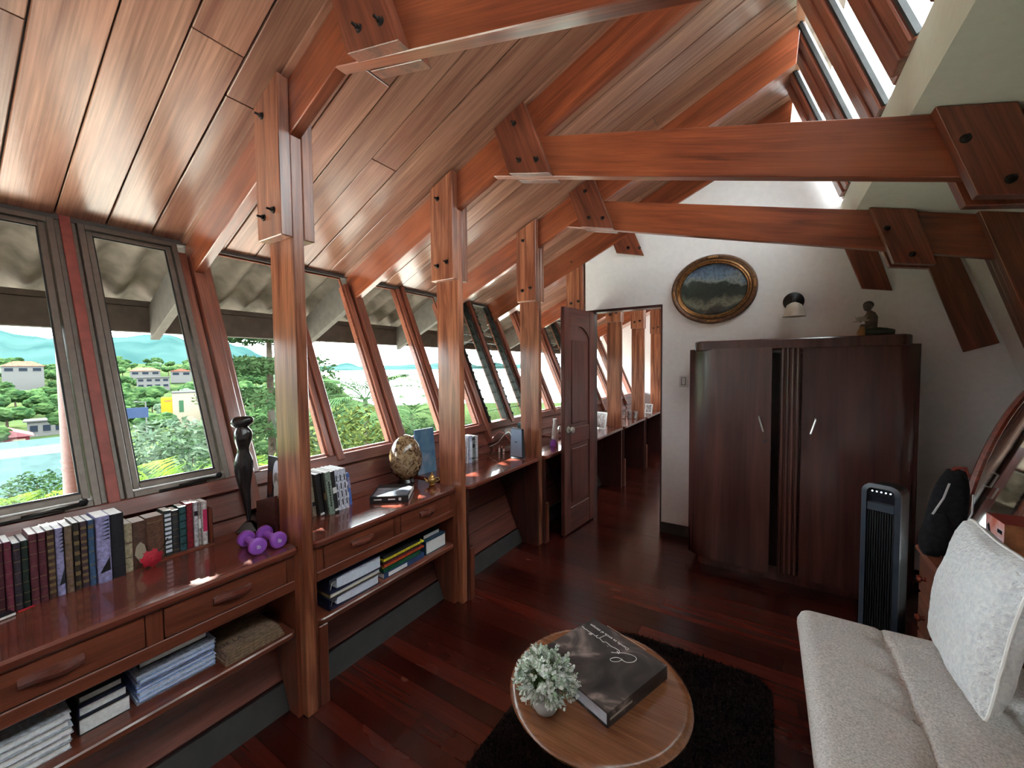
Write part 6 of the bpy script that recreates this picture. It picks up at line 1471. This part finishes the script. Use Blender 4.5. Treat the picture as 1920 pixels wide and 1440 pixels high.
def small_doll():
    b = V((-1.70, 3.40, DZ)); t = thing('figurine', 'small purple and white figurine by the door edge', 'ornament', b); M = Matrix.Translation(b)
    g = G(); g.lathe([(0.028, 0), (0.032, 0.02), (0.022, 0.05), (0.012, 0.062)], 16, M); g.build('body', 'dumbbell_purple', t, smooth=True); g = G(); g.ball(b+V((0, 0, 0.076)), 0.019, 12); g.build('head', 'white_print', t, smooth=True)
    o = thing('white_vase', 'slim white vase seen at the door edge', 'vase', (-1.76, 3.56, DZ)); g = G(); g.lathe([(0.026, 0.0), (0.034, 0.05), (0.030, 0.13), (0.018, 0.20), (0.022, 0.235)], 18, Matrix.Translation((-1.76, 3.56, DZ))); g.build('body', 'white_print', o, smooth=True)
small_doll()
plain('fig_skin', (0.075, 0.050, 0.042), 0.5); plain('fig_hair', (0.012, 0.009, 0.010), 0.4); plain('fig_green', (0.030, 0.042, 0.030), 0.5); plain('fig_brown', (0.070, 0.050, 0.028), 0.5); plain('fig_ochre', (0.30, 0.17, 0.06), 0.5); plain('fig_petal', (0.42, 0.39, 0.33), 0.6)
def figurine():
    b = V((0.575, 3.47, 1.6725)); t = thing('figurine', 'kneeling figurine holding white flowers on top of the wardrobe', 'figurine', b)
    q = lambda x, y, z: b+V((x, y, z))
    g = G(); g.tube([q(0.10, 0.0, 0.026), q(0.06, -0.005, 0.030), q(0.01, -0.005, 0.034), q(-0.03, -0.010, 0.030), q(-0.06, -0.015, 0.022)], [(0.020, 0.022), (0.026, 0.034), (0.030, 0.036), (0.026, 0.032), (0.018, 0.02)], 12); g.build('skirt', 'fig_green', t, smooth=True)
    g = G(); g.tube([q(-0.01, 0, 0.045), q(-0.008, 0, 0.085), q(-0.012, 0, 0.125), q(-0.016, 0, 0.152), q(-0.024, -0.002, 0.168)], [(0.030, 0.028), (0.030, 0.026), (0.036, 0.028), (0.026, 0.022), (0.011, 0.011)], 14); g.build('torso', 'fig_brown', t, smooth=True)
    g = G(); g.ball(q(-0.030, -0.006, 0.196), (0.024, 0.026, 0.030), 14); g.build('head', 'fig_skin', t, smooth=True)
    g = G(); g.ball(q(-0.025, 0.004, 0.208), (0.029, 0.029, 0.027), 14); g.build('hair', 'fig_hair', t, smooth=True)
    for s in (-1, 1):
        g = G(); g.tube([q(-0.01, 0.026*s, 0.140), q(0.004, 0.034*s, 0.100), q(-0.025, 0.022*s-0.01, 0.078), q(-0.062, 0.006*s-0.012, 0.076)], [0.012, 0.011, 0.0095, 0.008], 10); g.build('arm', 'fig_skin', t, smooth=True)
    g = G(); g.lathe([(0.016, 0), (0.024, 0.012), (0.026, 0.03), (0.018, 0.052), (0.012, 0.062), (0.016, 0.070)], 16, Matrix.Translation(q(-0.058, -0.016, 0.0))); g.build('pot', 'fig_ochre', t, smooth=True)
    rnd = random.Random(8)
    for k in range(26):
        a = rnd.uniform(0, 2*pi); e = rnd.uniform(-0.2, 1.3); d = V((math.cos(a)*math.cos(e)-0.15, math.sin(a)*math.cos(e)*0.8, math.sin(e))).normalized(); p = q(-0.060, -0.018, 0.105); l = rnd.uniform(0.028, 0.05)
        g = G(); g.tube([p+d*0.006, p+d*l*0.6, p+d*l], [0.0018, 0.005, 0.0012], 5); g.build('petal', 'fig_petal', t, smooth=True)
figurine()

# ------------------------------------------------------------------ on the round table
def big_book():
    z0, h = 0.4505, 0.046; O = V((-0.472, 1.290, z0)); u = V((0.350, 0.937, 0)).normalized(); v = V((u.y, -u.x, 0)); a, b = 0.1525, 0.161
    t = thing('book', 'large dark photo book lying on the round table', 'book', O); M = frame_m(O, v, (0, 0, 1))          # local x = v, local y = u
    g = G(); g.box(-b, b, -a, a, 0, 0.004, M=M); g.box(-b, b, -a, a, h-0.004, h, M=M); g.box(b-0.004, b, -a, a, 0.004, h-0.004, M=M); g.build('cover', 'cover_photo', t)
    g = G(); g.box(-b+0.004, b-0.0045, -a+0.004, a-0.004, 0.0043, h-0.0043, M=M); g.build('page_block', 'paper_blue', t)
    zt = z0+h+0.0003
    F = Matrix((-v, -u, V((0, 0, 1)))).transposed().to_4x4(); F.translation = ((-0.394-0.572)/2, (1.383+1.446)/2, zt)
    text_mesh('title', 'Donde se ancla el tiempo', 0.0172, F, 'white_print', t, 0.0002)
    E = [(-0.404, 1.326), (-0.412, 1.308), (-0.429, 1.298), (-0.439, 1.302), (-0.436, 1.312), (-0.423, 1.324), (-0.41, 1.325), (-0.402, 1.321), (-0.387, 1.319), (-0.369, 1.332), (-0.363, 1.351), (-0.372, 1.361), (-0.389, 1.362), (-0.411, 1.357), (-0.424, 1.35), (-0.432, 1.354)]
    T1 = [(-0.447, 1.338), (-0.432, 1.345), (-0.422, 1.348)]
    T2 = [(-0.423, 1.345), (-0.425, 1.359), (-0.442, 1.366), (-0.458, 1.368), (-0.477, 1.378), (-0.485, 1.378), (-0.49, 1.374), (-0.498, 1.38), (-0.507, 1.386), (-0.513, 1.386), (-0.519, 1.386), (-0.521, 1.393), (-0.518, 1.399), (-0.526, 1.391), (-0.535, 1.397), (-0.543, 1.396), (-0.551, 1.392), (-0.545, 1.388), (-0.539, 1.394), (-0.548, 1.401), (-0.559, 1.403), (-0.568, 1.409), (-0.574, 1.408), (-0.582, 1.415), (-0.589, 1.416)]
    P3 = [(-0.496, 1.411), (-0.503, 1.399), (-0.509, 1.385)]
    g = G()
    for path in (E, T1, T2, P3):
        P = [V((x, y, zt)) for x, y in path]; sm = []
        for i in range(len(P)-1):
            p0, p1, p2, p3 = P[max(0, i-1)], P[i], P[i+1], P[min(len(P)-1, i+2)]
            for j in range(4):
                s = j/4; sm.append(0.5*((2*p1)+(p2-p0)*s+(2*p0-5*p1+4*p2-p3)*s*s+(3*p1-p0-3*p2+p3)*s**3))
        sm.append(P[-1]); g.tube(sm, 0.0010, 5)
    g.ball((-0.468, 1.362, zt), (0.0016, 0.0016, 0.0006), 6); g.build('script_title', 'white_print', t)
    g = G(); g.extr([(-0.508, 1.4725, zt), (-0.347, 1.4155, zt), (-0.3475, 1.4135, zt), (-0.5085, 1.4705, zt)], (0, 0, 0.0003)); g.build('rule_line', 'cover_trim', t)
    g = G(); g.box(b, b+0.0005, -a+0.010, -a+0.115, h*0.42, h*0.56, M=M); g.build('spine_print', 'cover_trim', t)
plain('cover_trim', (0.42, 0.38, 0.34), 0.5)
big_book()
plain('pot_ceramic', (0.50, 0.50, 0.49), 0.55, var=0.06); plain('leaf_mint', (0.42, 0.56, 0.42), 0.6, var=0.2, nscale=60); plain('leaf_white', (0.78, 0.83, 0.79), 0.6, var=0.1, nscale=60); plain('stem_green', (0.10, 0.19, 0.05), 0.6); plain('moss', (0.035, 0.06, 0.02), 0.9)
def plant():
    c = V((-0.558, 1.055, 0.4500)); t = thing('potted_plant', 'small artificial plant with pale green leaves in a white pot', 'plant', c); M = Matrix.Translation(c)
    g = G(); g.lathe([(0.024, 0.0), (0.032, 0.004), (0.041, 0.022), (0.044, 0.045), (0.042, 0.068), (0.038, 0.078), (0.035, 0.076), (0.036, 0.060), (0.010, 0.058)], 28, M); g.build('pot', 'pot_ceramic', t, smooth=True)
    g = G(); g.ball(c+V((0, 0, 0.07)), (0.034, 0.034, 0.014), 12); g.build('moss', 'moss', t, smooth=True)
    rnd = random.Random(6); gs = G(); lv = [G(), G()]; cc = c+V((0, 0, 0.105))
    for k in range(210):
        while True:
            d = V((rnd.uniform(-1, 1), rnd.uniform(-1, 1), rnd.uniform(-0.55, 1))); 
            if 0.2 < d.length < 1: break
        d.normalize(); R = rnd.uniform(0.066, 0.098)*(1.1 if d.z < 0 else 1.0); p0 = c+V((d.x*0.02, d.y*0.02, 0.07)); p2 = cc+V((d.x*R, d.y*R, d.z*R*0.82)); p1 = (p0+p2)/2+V((0, 0, 0.018))
        gs.tube([p0, p1, p2], 0.0009, 4, cap=False); tg = (p2-p1).normalized()
        for j in range(rnd.randint(4, 6)):
            s = 0.35+0.65*j/5; p = p1.lerp(p2, min(1, s)); ax = tg.cross(V((rnd.gauss(0, 1), rnd.gauss(0, 1), rnd.gauss(0, 1)))).normalized()
            for sd in (-1, 1):
                ld = (ax*sd+tg*0.7).normalized(); w = ld.cross(tg).normalized(); l = rnd.uniform(0.010, 0.017)
                nn = ld.cross(w)*0.0012; gl = lv[0 if rnd.random() < 0.28 else 1]
                gl.add([p, p+ld*l*0.45+w*l*0.30+nn, p+ld*l*0.85+w*l*0.22, p+ld*l, p+ld*l*0.85-w*l*0.22, p+ld*l*0.45-w*l*0.30+nn], [(0, 1, 2, 3, 4, 5)])
    gs.build('stems', 'stem_green', t); lv[0].build('mint_leaves', 'leaf_mint', t, kind='stuff'); lv[1].build('white_leaves', 'leaf_white', t, kind='stuff')
plant()
